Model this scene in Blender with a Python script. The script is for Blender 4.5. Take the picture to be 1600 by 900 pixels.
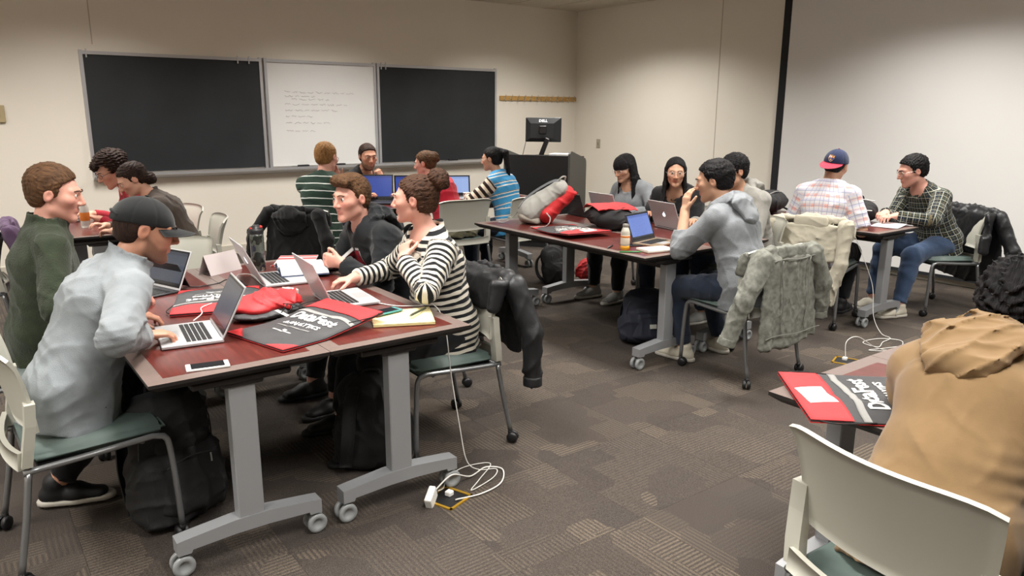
import bpy, bmesh, math, random
import numpy as np
from mathutils import Vector, Matrix, Quaternion
for o in list(bpy.data.objects): bpy.data.objects.remove(o)
scene = bpy.context.scene
COL = scene.collection
R = math.radians
# ------------------------------------------------------------------ camera
CAM_H, CAM_PITCH, CAM_YAW, CAM_ROLL, FPX = 1.576, 13.09, 36.65, 0.27, 1180.0
cam_d = bpy.data.cameras.new('camera'); cam = bpy.data.objects.new('camera', cam_d); COL.objects.link(cam)
cam_d.sensor_width = 36.0; cam_d.lens = 36.0*FPX/1600.0; cam_d.clip_start = 0.05; cam_d.clip_end = 60
_p, _y, _r = R(CAM_PITCH), R(CAM_YAW), R(CAM_ROLL)
_f = Vector((math.sin(_y)*math.cos(_p), math.cos(_y)*math.cos(_p), -math.sin(_p)))
_r0 = Vector((math.cos(_y), -math.sin(_y), 0)); _u0 = _r0.cross(_f)
_rt = _r0*math.cos(_r)+_u0*math.sin(_r); _up = -_r0*math.sin(_r)+_u0*math.cos(_r)
cam.matrix_world = Matrix(((_rt.x, _up.x, -_f.x, 0), (_rt.y, _up.y, -_f.y, 0), (_rt.z, _up.z, -_f.z, CAM_H), (0, 0, 0, 1)))
scene.camera = cam
# ------------------------------------------------------------------ world and exposure
scene.view_settings.view_transform = 'Standard'; scene.view_settings.look = 'None'
scene.view_settings.gamma = 1.0; scene.view_settings.use_curve_mapping = False
scene.view_settings.exposure = 0.0
world = bpy.data.worlds.new('world'); scene.world = world; world.use_nodes = True
world.node_tree.nodes['Background'].inputs[0].default_value = (0.9, 0.95, 1.0, 1)
world.node_tree.nodes['Background'].inputs[1].default_value = 0.02
# ceiling troffers: position, size; each is built as a fixture below, its light sits in it
XR, YB, ZC = 7.54, 8.59, 2.975        # right wall, back wall, ceiling
XL, YF = -2.6, -3.4                   # left wall, wall behind the camera
TROFFERS = [(x, y) for x in (-1.3, 1.1, 3.6, 6.0) for y in (.2, 3.5, 7.1)]
LAMP_W = 66.0
LAMP_COL = (1.0, 0.965, 0.91)
# ------------------------------------------------------------------ material helpers
MATS = {}
def srgb(h):
    c = [int(h[i:i+2], 16)/255 for i in (0, 2, 4)]
    return tuple((v/12.92 if v <= .04045 else ((v+.055)/1.055)**2.4) for v in c)
def new_mat(name):
    m = bpy.data.materials.new(name); m.use_nodes = True
    nt = m.node_tree; b = nt.nodes['Principled BSDF']
    return m, nt, b
def mat(name, col, rough=.6, metal=0, bump=None, var=None, coat=0, emit=None, sheen=0, spec=.5, alpha=None, trans=0, ior=1.45):
    """col hex; bump=(scale, strength); var=(scale, amount) noise variation of the own colour"""
    if name in MATS: return MATS[name]
    m, nt, b = new_mat(name); N = nt.nodes; L = nt.links
    c = srgb(col) if isinstance(col, str) else col
    b.inputs['Base Color'].default_value = (*c, 1); b.inputs['Roughness'].default_value = rough
    b.inputs['Metallic'].default_value = metal; b.inputs['Specular IOR Level'].default_value = spec
    if coat: b.inputs['Coat Weight'].default_value = coat; b.inputs['Coat Roughness'].default_value = .15
    if sheen: b.inputs['Sheen Weight'].default_value = sheen; b.inputs['Sheen Roughness'].default_value = .5
    if trans: b.inputs['Transmission Weight'].default_value = trans; b.inputs['IOR'].default_value = ior
    if emit: b.inputs['Emission Color'].default_value = (*srgb(emit[0]), 1); b.inputs['Emission Strength'].default_value = emit[1]
    if bump or var:
        tc = N.new('ShaderNodeTexCoord')
    if bump:
        n = N.new('ShaderNodeTexNoise'); n.inputs['Scale'].default_value = bump[0]; n.inputs['Detail'].default_value = 3
        bp = N.new('ShaderNodeBump'); bp.inputs['Strength'].default_value = bump[1]; bp.inputs['Distance'].default_value = .01
        L.new(tc.outputs['Object'], n.inputs['Vector']); L.new(n.outputs['Fac'], bp.inputs['Height']); L.new(bp.outputs['Normal'], b.inputs['Normal'])
    if var:
        n2 = N.new('ShaderNodeTexNoise'); n2.inputs['Scale'].default_value = var[0]; n2.inputs['Detail'].default_value = 4
        mp = N.new('ShaderNodeMapRange'); mp.inputs[1].default_value = .3; mp.inputs[2].default_value = .7
        mp.inputs[3].default_value = 1-var[1]; mp.inputs[4].default_value = 1+var[1]
        mx = N.new('ShaderNodeVectorMath'); mx.operation = 'SCALE'; mx.inputs[0].default_value = c
        L.new(tc.outputs['Object'], n2.inputs['Vector']); L.new(n2.outputs['Fac'], mp.inputs[0]); L.new(mp.outputs[0], mx.inputs['Scale'])
        L.new(mx.outputs[0], b.inputs['Base Color'])
    MATS[name] = m
    return m
class G:
    """small node graph helper"""
    def __init__(s, name):
        s.m, s.nt, s.b = new_mat(name); MATS[name] = s.m
    def n(s, t, **kw):
        nd = s.nt.nodes.new('ShaderNode'+t)
        for k, v in kw.items():
            if k.startswith('i_'): nd.inputs[int(k[2:])].default_value = v
            else: setattr(nd, k, v)
        return nd
    def l(s, a, b): s.nt.links.new(a, b)
    def math(s, op, a, b=None, c=None):
        nd = s.nt.nodes.new('ShaderNodeMath'); nd.operation = op
        for i, v in enumerate((a, b, c)):
            if v is None: continue
            if isinstance(v, (int, float)): nd.inputs[i].default_value = v
            else: s.l(v, nd.inputs[i])
        return nd.outputs[0]
    def mix(s, fac, a, b):
        nd = s.nt.nodes.new('ShaderNodeMix'); nd.data_type = 'RGBA'
        if isinstance(fac, (int, float)): nd.inputs[0].default_value = fac
        else: s.l(fac, nd.inputs[0])
        for i, v in ((6, a), (7, b)):
            if isinstance(v, tuple): nd.inputs[i].default_value = (*v[:3], 1)
            else: s.l(v, nd.inputs[i])
        return nd.outputs[2]
    def bump(s, h, strength=.3, dist=.01):
        nd = s.nt.nodes.new('ShaderNodeBump'); nd.inputs['Strength'].default_value = strength; nd.inputs['Distance'].default_value = dist
        s.l(h, nd.inputs['Height']); s.l(nd.outputs['Normal'], s.b.inputs['Normal'])
# ------------------------------------------------------------------ object helpers
def tag(o, label=None, cat=None, group=None, kind=None):
    if label: o['label'] = label
    if cat: o['category'] = cat
    if group: o['group'] = group
    if kind: o['kind'] = kind
    return o
def empty(name, loc=(0, 0, 0), rz=0, label=None, cat=None, group=None):
    o = bpy.data.objects.new(name, None); COL.objects.link(o); o.empty_display_size = .1
    o.location = loc; o.rotation_euler = (0, 0, rz)
    return tag(o, label, cat, group)
def link(name, me, m=None, parent=None, loc=None, rot=None):
    o = bpy.data.objects.new(name, me); COL.objects.link(o)
    if m is not None:
        ms = m if isinstance(m, (list, tuple)) else [m]
        if len(me.materials) == 0:
            for k in ms: me.materials.append(k)
    if parent is not None: o.parent = parent
    if loc is not None: o.location = loc
    if rot is not None: o.rotation_euler = rot
    return o
def copy_tree(o, parent=None):
    c = o.copy(); COL.objects.link(c)
    if parent is not None:
        c.parent = parent
    for ch in list(o.children): copy_tree(ch, c)
    return c
class MB:
    """mesh collector: all shapes end in one mesh"""
    def __init__(s): s.v = []; s.f = []; s.mi = []; s.sm = []
    def add(s, vs, fs, mi=0, smooth=False, M=None):
        b = len(s.v)
        for v in vs:
            v = Vector(v)
            if M is not None: v = M @ v
            s.v.append((v.x, v.y, v.z))
        for f in fs: s.f.append([i+b for i in f]); s.mi.append(mi); s.sm.append(smooth)
    def box(s, x0, x1, y0, y1, z0, z1, mi=0, M=None, bev=0):
        if bev > 0:
            return s.rbox((x0+x1)/2, (y0+y1)/2, (z0+z1)/2, x1-x0, y1-y0, z1-z0, bev, mi, M)
        vs = [(x0, y0, z0), (x1, y0, z0), (x1, y1, z0), (x0, y1, z0), (x0, y0, z1), (x1, y0, z1), (x1, y1, z1), (x0, y1, z1)]
        s.add(vs, [(0, 3, 2, 1), (4, 5, 6, 7), (0, 1, 5, 4), (1, 2, 6, 5), (2, 3, 7, 6), (3, 0, 4, 7)], mi, False, M)
    def rbox(s, cx, cy, cz, sx, sy, sz, r, mi=0, M=None, seg=1):
        bm = bmesh.new(); bmesh.ops.create_cube(bm, size=1)
        for v in bm.verts: v.co = Vector((cx+v.co.x*sx, cy+v.co.y*sy, cz+v.co.z*sz))
        bmesh.ops.bevel(bm, geom=list(bm.edges), offset=r, segments=seg, affect='EDGES', profile=.5)
        s.frombm(bm, mi, M)
    def frombm(s, bm, mi=0, M=None, smooth=False):
        bm.verts.index_update()
        s.add([v.co.copy() for v in bm.verts], [[v.index for v in f.verts] for f in bm.faces], mi, smooth, M); bm.free()
    def prism(s, poly, z0, z1, mi=0, M=None):
        n = len(poly); vs = [(x, y, z0) for x, y in poly]+[(x, y, z1) for x, y in poly]
        fs = [list(range(n))[::-1], list(range(n, 2*n))]+[(i, (i+1) % n, n+(i+1) % n, n+i) for i in range(n)]
        s.add(vs, fs, mi, False, M)
    def tube(s, pts, r, seg=8, mi=0, M=None, cap=True, closed=False):
        pts = [Vector(p) for p in pts]; n = len(pts); rs = r if isinstance(r, (list, tuple)) else [r]*n
        vs = []; fs = []; prev = None
        for i, p in enumerate(pts):
            if closed: t = pts[(i+1) % n]-pts[i-1]
            else: t = pts[min(i+1, n-1)]-pts[max(i-1, 0)]
            if t.length < 1e-9: t = Vector((0, 0, 1))
            t.normalize()
            if prev is None:
                a = Vector((0, 0, 1)) if abs(t.z) < .9 else Vector((1, 0, 0)); u = t.cross(a).normalized()
            else:
                u = (prev-t*prev.dot(t)); u = u.normalized() if u.length > 1e-6 else t.orthogonal().normalized()
            prev = u; w = t.cross(u)
            for k in range(seg):
                a = 2*math.pi*k/seg; vs.append(p+(u*math.cos(a)+w*math.sin(a))*rs[i])
        m = n if closed else n-1
        for i in range(m):
            for k in range(seg):
                a = i*seg+k; b = i*seg+(k+1) % seg; c = ((i+1) % n)*seg+(k+1) % seg; d = ((i+1) % n)*seg+k
                fs.append((a, b, c, d))
        if cap and not closed: fs.append(list(range(seg))[::-1]); fs.append(list(range((n-1)*seg, n*seg)))
        s.add(vs, fs, mi, True, M)
    def lathe(s, prof, seg=20, mi=0, M=None, smooth=True):
        """prof list of (r, z), closed at axis when r==0"""
        vs = []; fs = []; idx = []
        for r, z in prof:
            if r < 1e-6: idx.append([len(vs)]); vs.append((0, 0, z))
            else:
                idx.append(list(range(len(vs), len(vs)+seg)))
                vs += [(r*math.cos(2*math.pi*k/seg), r*math.sin(2*math.pi*k/seg), z) for k in range(seg)]
        for a, b in zip(idx[:-1], idx[1:]):
            for k in range(seg):
                q = (k+1) % seg
                if len(a) == 1 and len(b) == 1: continue
                if len(a) == 1: fs.append((a[0], b[q], b[k])[::-1])
                elif len(b) == 1: fs.append((a[k], a[q], b[0]))
                else: fs.append((a[k], a[q], b[q], b[k]))
        s.add(vs, fs, mi, smooth, M)
    def grid(s, fn, nu, nv, mi=0, M=None, thick=None, closedu=False):
        """fn(u,v)->point for u,v in 0..1; thick: solidify along the normals"""
        P = [[Vector(fn(i/nu, j/nv)) for j in range(nv+1)] for i in range(nu+1)]
        vs = [p for row in P for p in row]; w = nv+1
        fs = [(i*w+j, (i+1)*w+j, (i+1)*w+j+1, i*w+j+1) for i in range(nu) for j in range(nv)]
        if thick:
            bm = bmesh.new(); bv = [bm.verts.new(v) for v in vs]
            for f in fs: bm.faces.new([bv[i] for i in f])
            bm.normal_update(); nr = [v.normal.copy() for v in bv]; bm.free()
            n0 = len(vs); vs = vs+[v-n*thick for v, n in zip(vs, nr)]
            f2 = [tuple(i+n0 for i in f)[::-1] for f in fs]
            ring = [i*w for i in range(nu+1)]+[nu*w+j for j in range(1, w)]+[i*w+nv for i in range(nu-1, -1, -1)]+[j for j in range(nv-1, 0, -1)]
            sd = []
            for a, b in zip(ring, ring[1:]+ring[:1]): sd.append((a, a+n0, b+n0, b)[::-1] if False else (b, a, a+n0, b+n0)[::-1])
            s.add(vs, fs+f2, mi, True, M); b0 = len(s.v)-len(vs)
            for f in sd: s.f.append([i+b0 for i in f]); s.mi.append(mi); s.sm.append(False)
        else: s.add(vs, fs, mi, True, M)
    def mesh(s, name):
        me = bpy.data.meshes.new(name); me.from_pydata(s.v, [], s.f)
        me.polygons.foreach_set('material_index', s.mi); me.polygons.foreach_set('use_smooth', s.sm); me.update()
        return me
    def build(s, name, m, parent=None, loc=None, rot=None):
        return link(name, s.mesh(name), m, parent, loc, rot)
def bez(pts, n=12):
    """Catmull-Rom through the points"""
    P = [Vector(p) for p in pts]; P = [P[0]*2-P[1]]+P+[P[-1]*2-P[-2]]; out = []
    for i in range(1, len(P)-2):
        for k in range(n):
            t = k/n; a, b, c, d = P[i-1], P[i], P[i+1], P[i+2]
            out.append(.5*((2*b)+(c-a)*t+(2*a-5*b+4*c-d)*t*t+(3*b-a-3*c+d)*t**3))
    out.append(P[-2]); return out
def text_mesh(txt, size, depth=.0004, align='CENTER', shear=0, bold=0):
    cu = bpy.data.curves.new('txt', 'FONT'); cu.body = txt; cu.size = size; cu.extrude = depth; cu.align_x = align
    cu.shear = shear; cu.offset = bold; cu.resolution_u = 2
    o = bpy.data.objects.new('txt', cu); COL.objects.link(o)
    dg = bpy.context.evaluated_depsgraph_get(); me = bpy.data.meshes.new_from_object(o.evaluated_get(dg))
    bpy.data.objects.remove(o); bpy.data.curves.remove(cu)
    return me
# ------------------------------------------------------------------ room shell
def wall_mat():
    g = G('wall_paint'); tc = g.n('TexCoord')
    nz = g.n('TexNoise'); nz.inputs['Scale'].default_value = 260; g.l(tc.outputs['Object'], nz.inputs['Vector'])
    n2 = g.n('TexNoise'); n2.inputs['Scale'].default_value = 1.4; g.l(tc.outputs['Object'], n2.inputs['Vector'])
    c = g.mix(n2.outputs['Fac'], srgb('e4ddd0'), srgb('e9e3d8')); g.l(c, g.b.inputs['Base Color'])
    g.b.inputs['Roughness'].default_value = .75; g.bump(nz.outputs['Fac'], .08, .002); return g.m
M_WALL = wall_mat()
M_BASE = mat('baseboard_vinyl', 'c9c2b4', .5)
def slab(name, x0, x1, y0, y1, z0, z1, m, kind='structure', **k):
    b = MB(); b.box(x0, x1, y0, y1, z0, z1); o = b.build(name, m); tag(o, kind=kind, **k); return o
slab('wall_back', XL-.1, XR+.1, YB, YB+.12, 0, ZC+.3, M_WALL, label='cream painted back wall with the boards', cat='wall')
slab('wall_right', XR, XR+.12, YF, YB, 0, ZC+.3, M_WALL, label='cream painted right wall with the projection screen', cat='wall')
slab('wall_left', XL-.12, XL, YF, YB, 0, ZC+.3, M_WALL, label='cream painted left wall out of view', cat='wall')
slab('wall_front', XL-.12, XR+.12, YF-.12, YF, 0, ZC+.3, M_WALL, label='cream painted wall behind the viewer', cat='wall')
slab('baseboard_back', XL, XR-.012, YB-.012, YB, 0.012, .11, M_BASE, label='pale vinyl baseboard along the back wall', cat='baseboard')
slab('baseboard_right', XR-.012, XR, YF, YB, 0.012, .11, M_BASE, label='pale vinyl baseboard along the right wall', cat='baseboard')
# thin wall panel joints
M_JOINT = mat('wall_joint', 'b9b0a2', .8)
for i, (a, b_) in enumerate(((1.30, None), (None, 6.03))):
    if a is not None: slab('trim_1', a-.004, a+.004, YB-.0035, YB, 2.2, ZC, M_JOINT, label='thin vertical panel joint above the left chalkboard', cat='trim')
    else: slab('trim_2', XR-.0035, XR, b_-.004, b_+.004, .11, ZC, M_JOINT, label='thin vertical panel joint left of the projection screen', cat='trim')
# floor: concrete slab under carpet tiles
def carpet():
    g = G('carpet_tile'); tc = g.n('TexCoord'); oi = g.n('ObjectInfo'); sx = g.n('SeparateXYZ')
    off = g.n('VectorMath', operation='SCALE'); off.inputs[0].default_value = (37., 21., 5.); g.l(oi.outputs['Random'], off.inputs['Scale'])
    ad = g.n('VectorMath', operation='ADD'); g.l(tc.outputs['Object'], ad.inputs[0]); g.l(off.outputs[0], ad.inputs[1])
    g.l(ad.outputs[0], sx.inputs[0])
    pile = g.n('TexNoise'); pile.inputs['Scale'].default_value = 330; pile.inputs['Detail'].default_value = 2; g.l(ad.outputs[0], pile.inputs['Vector'])
    # blocks of loop direction: a brick-like cell pattern per tile
    br = g.n('TexVoronoi'); br.distance = 'CHEBYCHEV'; br.inputs['Scale'].default_value = 4.2; br.inputs['Randomness'].default_value = .9
    g.l(ad.outputs[0], br.inputs['Vector'])
    sc = g.n('SeparateColor'); g.l(br.outputs['Color'], sc.inputs[0])
    wx = g.math('SINE', g.math('MULTIPLY', sx.outputs[0], 330.)); wy = g.math('SINE', g.math('MULTIPLY', sx.outputs[1], 330.))
    sel = g.math('GREATER_THAN', sc.outputs[0], .5)
    st = g.n('Mix'); g.l(sel, st.inputs[0]); g.l(wx, st.inputs[2]); g.l(wy, st.inputs[3])
    stripe = g.math('MULTIPLY_ADD', st.outputs[0], .5, .5)
    amp = g.math('MULTIPLY', g.math('POWER', sc.outputs[1], 2.0), .62)
    c0 = g.mix(sc.outputs[2], srgb('403935'), srgb('4a423c'))
    big = g.n('TexNoise'); big.inputs['Scale'].default_value = 3.0; g.l(ad.outputs[0], big.inputs['Vector'])
    c1 = g.mix(g.math('MULTIPLY', big.outputs['Fac'], .7), c0, srgb('45413e'))
    c2 = g.mix(g.math('MULTIPLY', stripe, amp), c1, srgb('73685a'))
    sp = g.n('MapRange'); g.l(pile.outputs['Fac'], sp.inputs[0]); sp.inputs[1].default_value = .35; sp.inputs[2].default_value = .65; sp.inputs[3].default_value = .55; sp.inputs[4].default_value = 1.45
    vm = g.n('VectorMath', operation='SCALE'); g.l(c2, vm.inputs[0]); g.l(sp.outputs[0], vm.inputs['Scale']); g.l(vm.outputs[0], g.b.inputs['Base Color'])
    g.b.inputs['Roughness'].default_value = .95; g.b.inputs['Specular IOR Level'].default_value = .15
    h = g.math('ADD', pile.outputs['Fac'], g.math('MULTIPLY', stripe, g.math('MULTIPLY', amp, .8))); g.bump(h, .6, .006); return g.m
M_CARPET = carpet()
fl = slab('floor', XL-.1, XR+.1, YF-.1, YB+.1, -.15, -.012, mat('floor_slab', '4a423c', .95), label='dark brown carpeted classroom floor', cat='floor')
TS = .61; b = MB(); b.box(-TS/2+.0006, TS/2-.0006, -TS/2+.0006, TS/2-.0006, -.01, .006); tm = b.mesh('carpet_tile'); tm.materials.append(M_CARPET)
rnd = random.Random(3)
for i in range(13):
    for j in range(14):
        x, y = XR-TS/2-i*TS, YB-TS/2-j*TS
        if x < -.9 or y < .2: continue
        o = bpy.data.objects.new('carpet_tile', tm); COL.objects.link(o); o.parent = fl
        o.location = (x, y, -.006); o.rotation_euler = (0, 0, math.pi/2*rnd.randrange(4))
# ceiling: slab, tiles, runners
M_CTILE = mat('ceiling_tile', 'cfc8b8', .95, bump=(180, .35), var=(60, .08))
M_CGRID = mat('ceiling_runner', 'd8d2c6', .5)
ce = slab('ceiling', XL-.1, XR+.1, YF-.1, YB+.1, ZC+.06, ZC+.16, mat('ceiling_slab', '9a948a', .9), label='suspended ceiling of cream acoustic tiles', cat='ceiling')
b = MB(); b.box(-.295, .295, -.6, .6, .004, .02); ctm = b.mesh('ceiling_tile'); ctm.materials.append(M_CTILE)
trof = set()
nx, ny = 16, 10
cells = []
for i in range(17):
    for j in range(10):
        x, y = XR-.31-i*.61, YB-.61-j*1.22
        if x < XL+.2 or y < YF+.3: continue
        cells.append((x, y))
TROF = []
for (tx, ty) in TROFFERS:
    k = min(cells, key=lambda c: (c[0]-tx)**2+(c[1]-ty)**2); TROF.append(k)
for c in cells:
    if c in TROF: continue
    o = bpy.data.objects.new('ceiling_tile', ctm); COL.objects.link(o); o.parent = ce; o.location = (c[0], c[1], ZC)
for i in range(18):
    x = XR-.005-i*.61
    if x < XL: break
    b = MB(); b.box(x-.012, x+.012, YF, YB, ZC-.002, ZC+.03); b.build('ceiling_runner', M_CGRID, ce)
for j in range(11):
    y = YB-.002-j*1.22
    if y < YF: break
    b = MB(); b.box(XL, XR, y-.012, y+.012, ZC-.001, ZC+.028); b.build('cross_runner', M_CGRID, ce)
# recessed fluorescent troffers with parabolic louvres
M_TROF = mat('troffer_white', 'e8e6e0', .35); M_LOUV = mat('louvre_aluminium', 'c8c8c8', .15, metal=1)
def troffer(x, y, n):
    e = empty('ceiling_light', (x, y, ZC), 0, 'recessed fluorescent ceiling light with louvres above the room', 'ceiling light', 'recessed ceiling lights')
    b = MB()
    b.box(-.3, -.285, -.6, .6, 0, .06); b.box(.285, .3, -.6, .6, 0, .06); b.box(-.285, .285, -.6, -.585, 0, .06); b.box(-.285, .285, .585, .6, 0, .06); b.box(-.3, .3, -.6, .6, .058, .06)
    b.build('housing', M_TROF, e)
    for k in range(3):
        yv = -.285+.095+.19*k
        b = MB(); b.tube([(yv, -.55, .043), (yv, .55, .043)], .013, 8); b.build('fluorescent_tube', mat('tube_glass', 'fff6e8', .4, emit=('fff0dc', 1.5)), e)
    for k in range(5):
        yv = -.5+.25*k; b = MB(); b.box(-.285, .285, yv-.004, yv+.004, 0, .025); b.build('louvre', M_LOUV, e)
    ld = bpy.data.lights.new('troffer_lamp', 'AREA'); ld.shape = 'RECTANGLE'; ld.size = .55; ld.size_y = 1.15; ld.energy = LAMP_W; ld.color = LAMP_COL; ld.spread = R(LAMP_SPREAD)
    lo = bpy.data.objects.new('troffer_lamp', ld); COL.objects.link(lo); lo.parent = e; lo.location = (0, 0, -.012)
LAMP_SPREAD = 134
xs_ = sorted({c[0] for c in TROF}, reverse=True); ys_ = sorted({c[1] for c in TROF}, reverse=True)
for c in TROF: troffer(c[0], c[1], (xs_.index(c[0])+1, ys_.index(c[1])+1))
# ------------------------------------------------------------------ boards on the back wall
M_ALU = mat('board_aluminium', 'c3c3c6', .35, metal=.6, bump=(90, .03))
M_CHALK = mat('chalkboard_slate', '25282b', .55, var=(2.2, .22), bump=(40, .03), spec=.35)
def whiteboard_mat():
    return mat('whiteboard_enamel', 'e6e6e4', .22, var=(1.2, .02), coat=.4)
BX = (1.17, 2.94, 4.31, 6.09); BZ0, BZ1 = .965, 2.125
def board(name, x0, x1, m, label, dy=.03, clips=()):
    e = empty(name, ((x0+x1)/2, YB, BZ0), 0, label, name.replace('_', ' ') if name != 'chalkboard' else 'chalkboard', None)
    w = (x1-x0)/2; h = BZ1-BZ0
    b = MB(); b.box(-w+.03, w-.03, -dy, -.002, 0.0, h-.02); b.build('board_surface', m, e)
    for sx in (-1, 1):
        b = MB(); b.box(sx*w-.03 if sx > 0 else -w, w if sx > 0 else -w+.03, -dy-.012, 0, -.02, h+.02); b.build('frame_stile', M_ALU, e)
    b = MB(); b.box(-w+.03, w-.03, -dy-.014, 0, h-.02, h+.012); b.build('map_rail', M_ALU, e)
    for c in clips:
        b = MB(); b.box(c-.006, c+.006, -dy-.022, -dy-.014, h-.05, h+.03); b.build('map_hook', M_ALU, e)
    return e
cb1 = board('chalkboard', BX[0], BX[1]-.01, M_CHALK, 'large dark grey chalkboard at the left of the whiteboard', clips=(.62, .74, -.82))
wb = board('whiteboard', BX[1]+.01, BX[2]-.01, whiteboard_mat(), 'white marker board with faint handwriting between the chalkboards', dy=.04)
cb2 = board('chalkboard', BX[2]+.01, BX[3], M_CHALK, 'dark grey chalkboard at the right, next to the coat hooks', clips=(-.83, -.77))
# faint handwriting on the whiteboard
M_INK = mat('marker_ink', 'a3a1a6', .5)
rnd = random.Random(11)
for (z, x0, segs) in ((1.79, -.46, 9), (1.745, -.46, 4), (1.71, -.38, 5), (1.655, -.46, 8), (1.59, -.46, 6), (1.52, -.46, 4), (1.45, -.46, 6), (1.36, -.46, 4)):
    x = x0; b = MB(); zl = z-BZ0
    for s_ in range(segs):
        n = rnd.randint(6, 12); pts = []
        for k in range(n):
            pts.append((x, -.0415, zl-.012*(x-x0)+rnd.uniform(-.010, .012))); x += .0085
        b.tube(pts, .0017, 4); x += .02
    b.build('handwriting', M_INK, wb)
# chalk tray runs under all three boards
tr = empty('chalk_tray', ((BX[0]+BX[3])/2, YB, .93), 0, 'long aluminium chalk tray under the three boards', 'chalk tray')
b = MB(); w = (BX[3]-BX[0])/2
b.prism([(-.10, .0), (-.10, .028), (-.09, .028), (-.085, .008), (0, .012), (0, -.03), (-.03, -.035)], -w, w, M=Matrix(((0, 0, 1, 0), (1, 0, 0, 0), (0, 1, 0, 0), (0, 0, 0, 1))))
b.build('tray', M_ALU, tr)
M_BLK = mat('black_plastic', '141416', .45)
def eraser(x, lab):
    b = MB(); b.rbox(0, 0, .0, .13, .045, .022, .004); b.rbox(0, 0, -.014, .126, .043, .012, .002)
    o = b.build('board_eraser', M_BLK, None, (x, YB-.065, .965)); tag(o, lab, 'eraser', 'erasers on the chalk tray')
eraser(3.33, 'black board eraser on the tray left of the green striped shirt'); eraser(3.78, 'black board eraser on the tray right of the blond head'); eraser(5.37, 'black board eraser on the tray under the right chalkboard')
M_CHK = mat('chalk', 'e9e6df', .9)
for i, (x, l) in enumerate(((2.0, .07), (2.13, .09), (2.3, .06), (2.46, .08))):
    b = MB(); b.tube([(0, 0, 0), (l, 0, 0)], .0055, 8); o = b.build('chalk_stick', mat('chalk_pink', 'cc8888', .9) if i == 1 else M_CHK, None, (x, YB-.07, .9475)); tag(o, ('pink' if i == 1 else 'white')+' chalk stick on the tray under the left chalkboard', 'chalk', 'chalk on the tray')
# coat hook rail
M_OAK = mat('oak_rail', 'b9904f', .45, var=(30, .12)); M_BRASS = mat('hook_metal', 'c9c1ad', .3, metal=.8)
def hookrail(x0, x1, n, lab):
    e = empty('coat_rail', ((x0+x1)/2, YB, 1.765), 0, lab, 'coat rail', 'oak coat rails'); w = (x1-x0)/2
    b = MB(); b.rbox(0, -.011, 0, 2*w, .02, .062, .004); b.build('rail', M_OAK, e)
    for k in range(n):
        x = -w+.07+(2*w-.14)*k/(n-1); b = MB()
        b.tube(bez([(x, -.02, .012), (x, -.05, .016), (x, -.06, .03), (x, -.058, .048)], 4), .0045, 6)
        b.tube(bez([(x, -.02, -.01), (x, -.045, -.02), (x, -.052, -.036), (x, -.046, -.05)], 4), .0045, 6)
        b.rbox(x, -.022, 0, .016, .006, .04, .002); b.build('coat_hook', M_BRASS, e)
    return e
hookrail(6.16, 6.86, 6, 'left half of the oak coat hook rail beside the chalkboard'); hookrail(6.875, 7.53, 6, 'right half of the oak coat hook rail in the room corner')
# wall box at the far left, switch plate on the right wall
M_PLATE = mat('plate_beige', 'a89f8c', .5)
e = empty('wall_box', (.44, YB, 1.54), 0, 'beige wall plate at the left edge of the back wall', 'wall plate')
b = MB(); b.rbox(0, -.012, 0, .14, .022, .16, .006); b.build('plate', mat('plate_tan', 'b0a07c', .5), e)
b = MB(); b.rbox(0, -.026, .0, .05, .008, .07, .003); b.build('rocker', mat('plate_tan2', 'a5966f', .5), e)
e = empty('light_switch', (XR, 8.08, 1.15), 0, 'grey light switch plate on the right wall behind the lectern', 'light switch')
b = MB(); b.rbox(-.005, 0, 0, .008, .075, .12, .002); b.build('switch_plate', M_PLATE, e)
b = MB(); b.rbox(-.012, 0, 0, .008, .02, .035, .002); b.build('toggle', mat('toggle_grey', '8f8a80', .5), e)
# projection screen on the right wall: dark left stile, white sheet, batten
sc = empty('projection_screen', (XR, 2.6, .09), 0, 'large white pull down projection screen with black border on the right wall', 'projection screen')
M_SCR = mat('screen_fabric', 'e9e8e6', .85)
b = MB(); b.box(-.055, -.05, -3.4, 2.47, .0, ZC-.19); b.build('screen_sheet', M_SCR, sc)
b = MB(); b.box(-.0575, -.049, 2.47, 2.56, .0, ZC-.19); b.build('black_border', mat('screen_black', '1a1b1f', .8), sc)
b = MB(); b.box(-.066, -.04, -3.4, 2.56, -.03, .0); b.build('bottom_batten', mat('batten_black', '202226', .6), sc)
b = MB(); b.rbox(-.07, -.42, ZC-.16, .12, 6.0, .12, .02); b.build('screen_case', mat('case_white', 'd9d7d2', .5), sc)
# ------------------------------------------------------------------ lectern with monitor
M_LECF = mat('lectern_black', '161719', .5, var=(8, .2)); M_LECS = mat('lectern_grey', '55544f', .6, var=(90, .12))
lx, ly, lrz = 5.86, 7.20, R(-57)
lec = empty('lectern', (lx, ly, 0), lrz, 'black and grey media lectern in the room corner', 'lectern')
W, D = .41, .36    # half width, half depth; front faces -y locally
b = MB(); b.box(-W+.025, W-.025, -D+.015, -D+.04, .07, 1.09, bev=.003); b.build('front_panel', M_LECF, lec)
def side(x):
    b = MB(); prof = [(-D, .05), (-D, 1.11), (-D+.02, 1.135), (-D+.07, 1.14), (-D+.10, 1.135), (D-.05, 1.03), (D-.01, 1.0), (D, .96), (D, .05)]
    b.prism(prof, x-.0125, x+.0125, M=Matrix(((0, 0, 1, 0), (1, 0, 0, 0), (0, 1, 0, 0), (0, 0, 0, 1)))); b.build('side_panel', M_LECS, lec)
side(-W+.0125); side(W-.0125)
b = MB(); b.box(-W+.025, W-.025, -D+.04, D-.02, 1.03, 1.055); b.build('worktop', M_LECF, lec)
b = MB(); b.box(-W+.025, W-.025, -D+.04, D-.02, .07, .09); b.build('bottom_shelf', M_LECF, lec)
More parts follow.
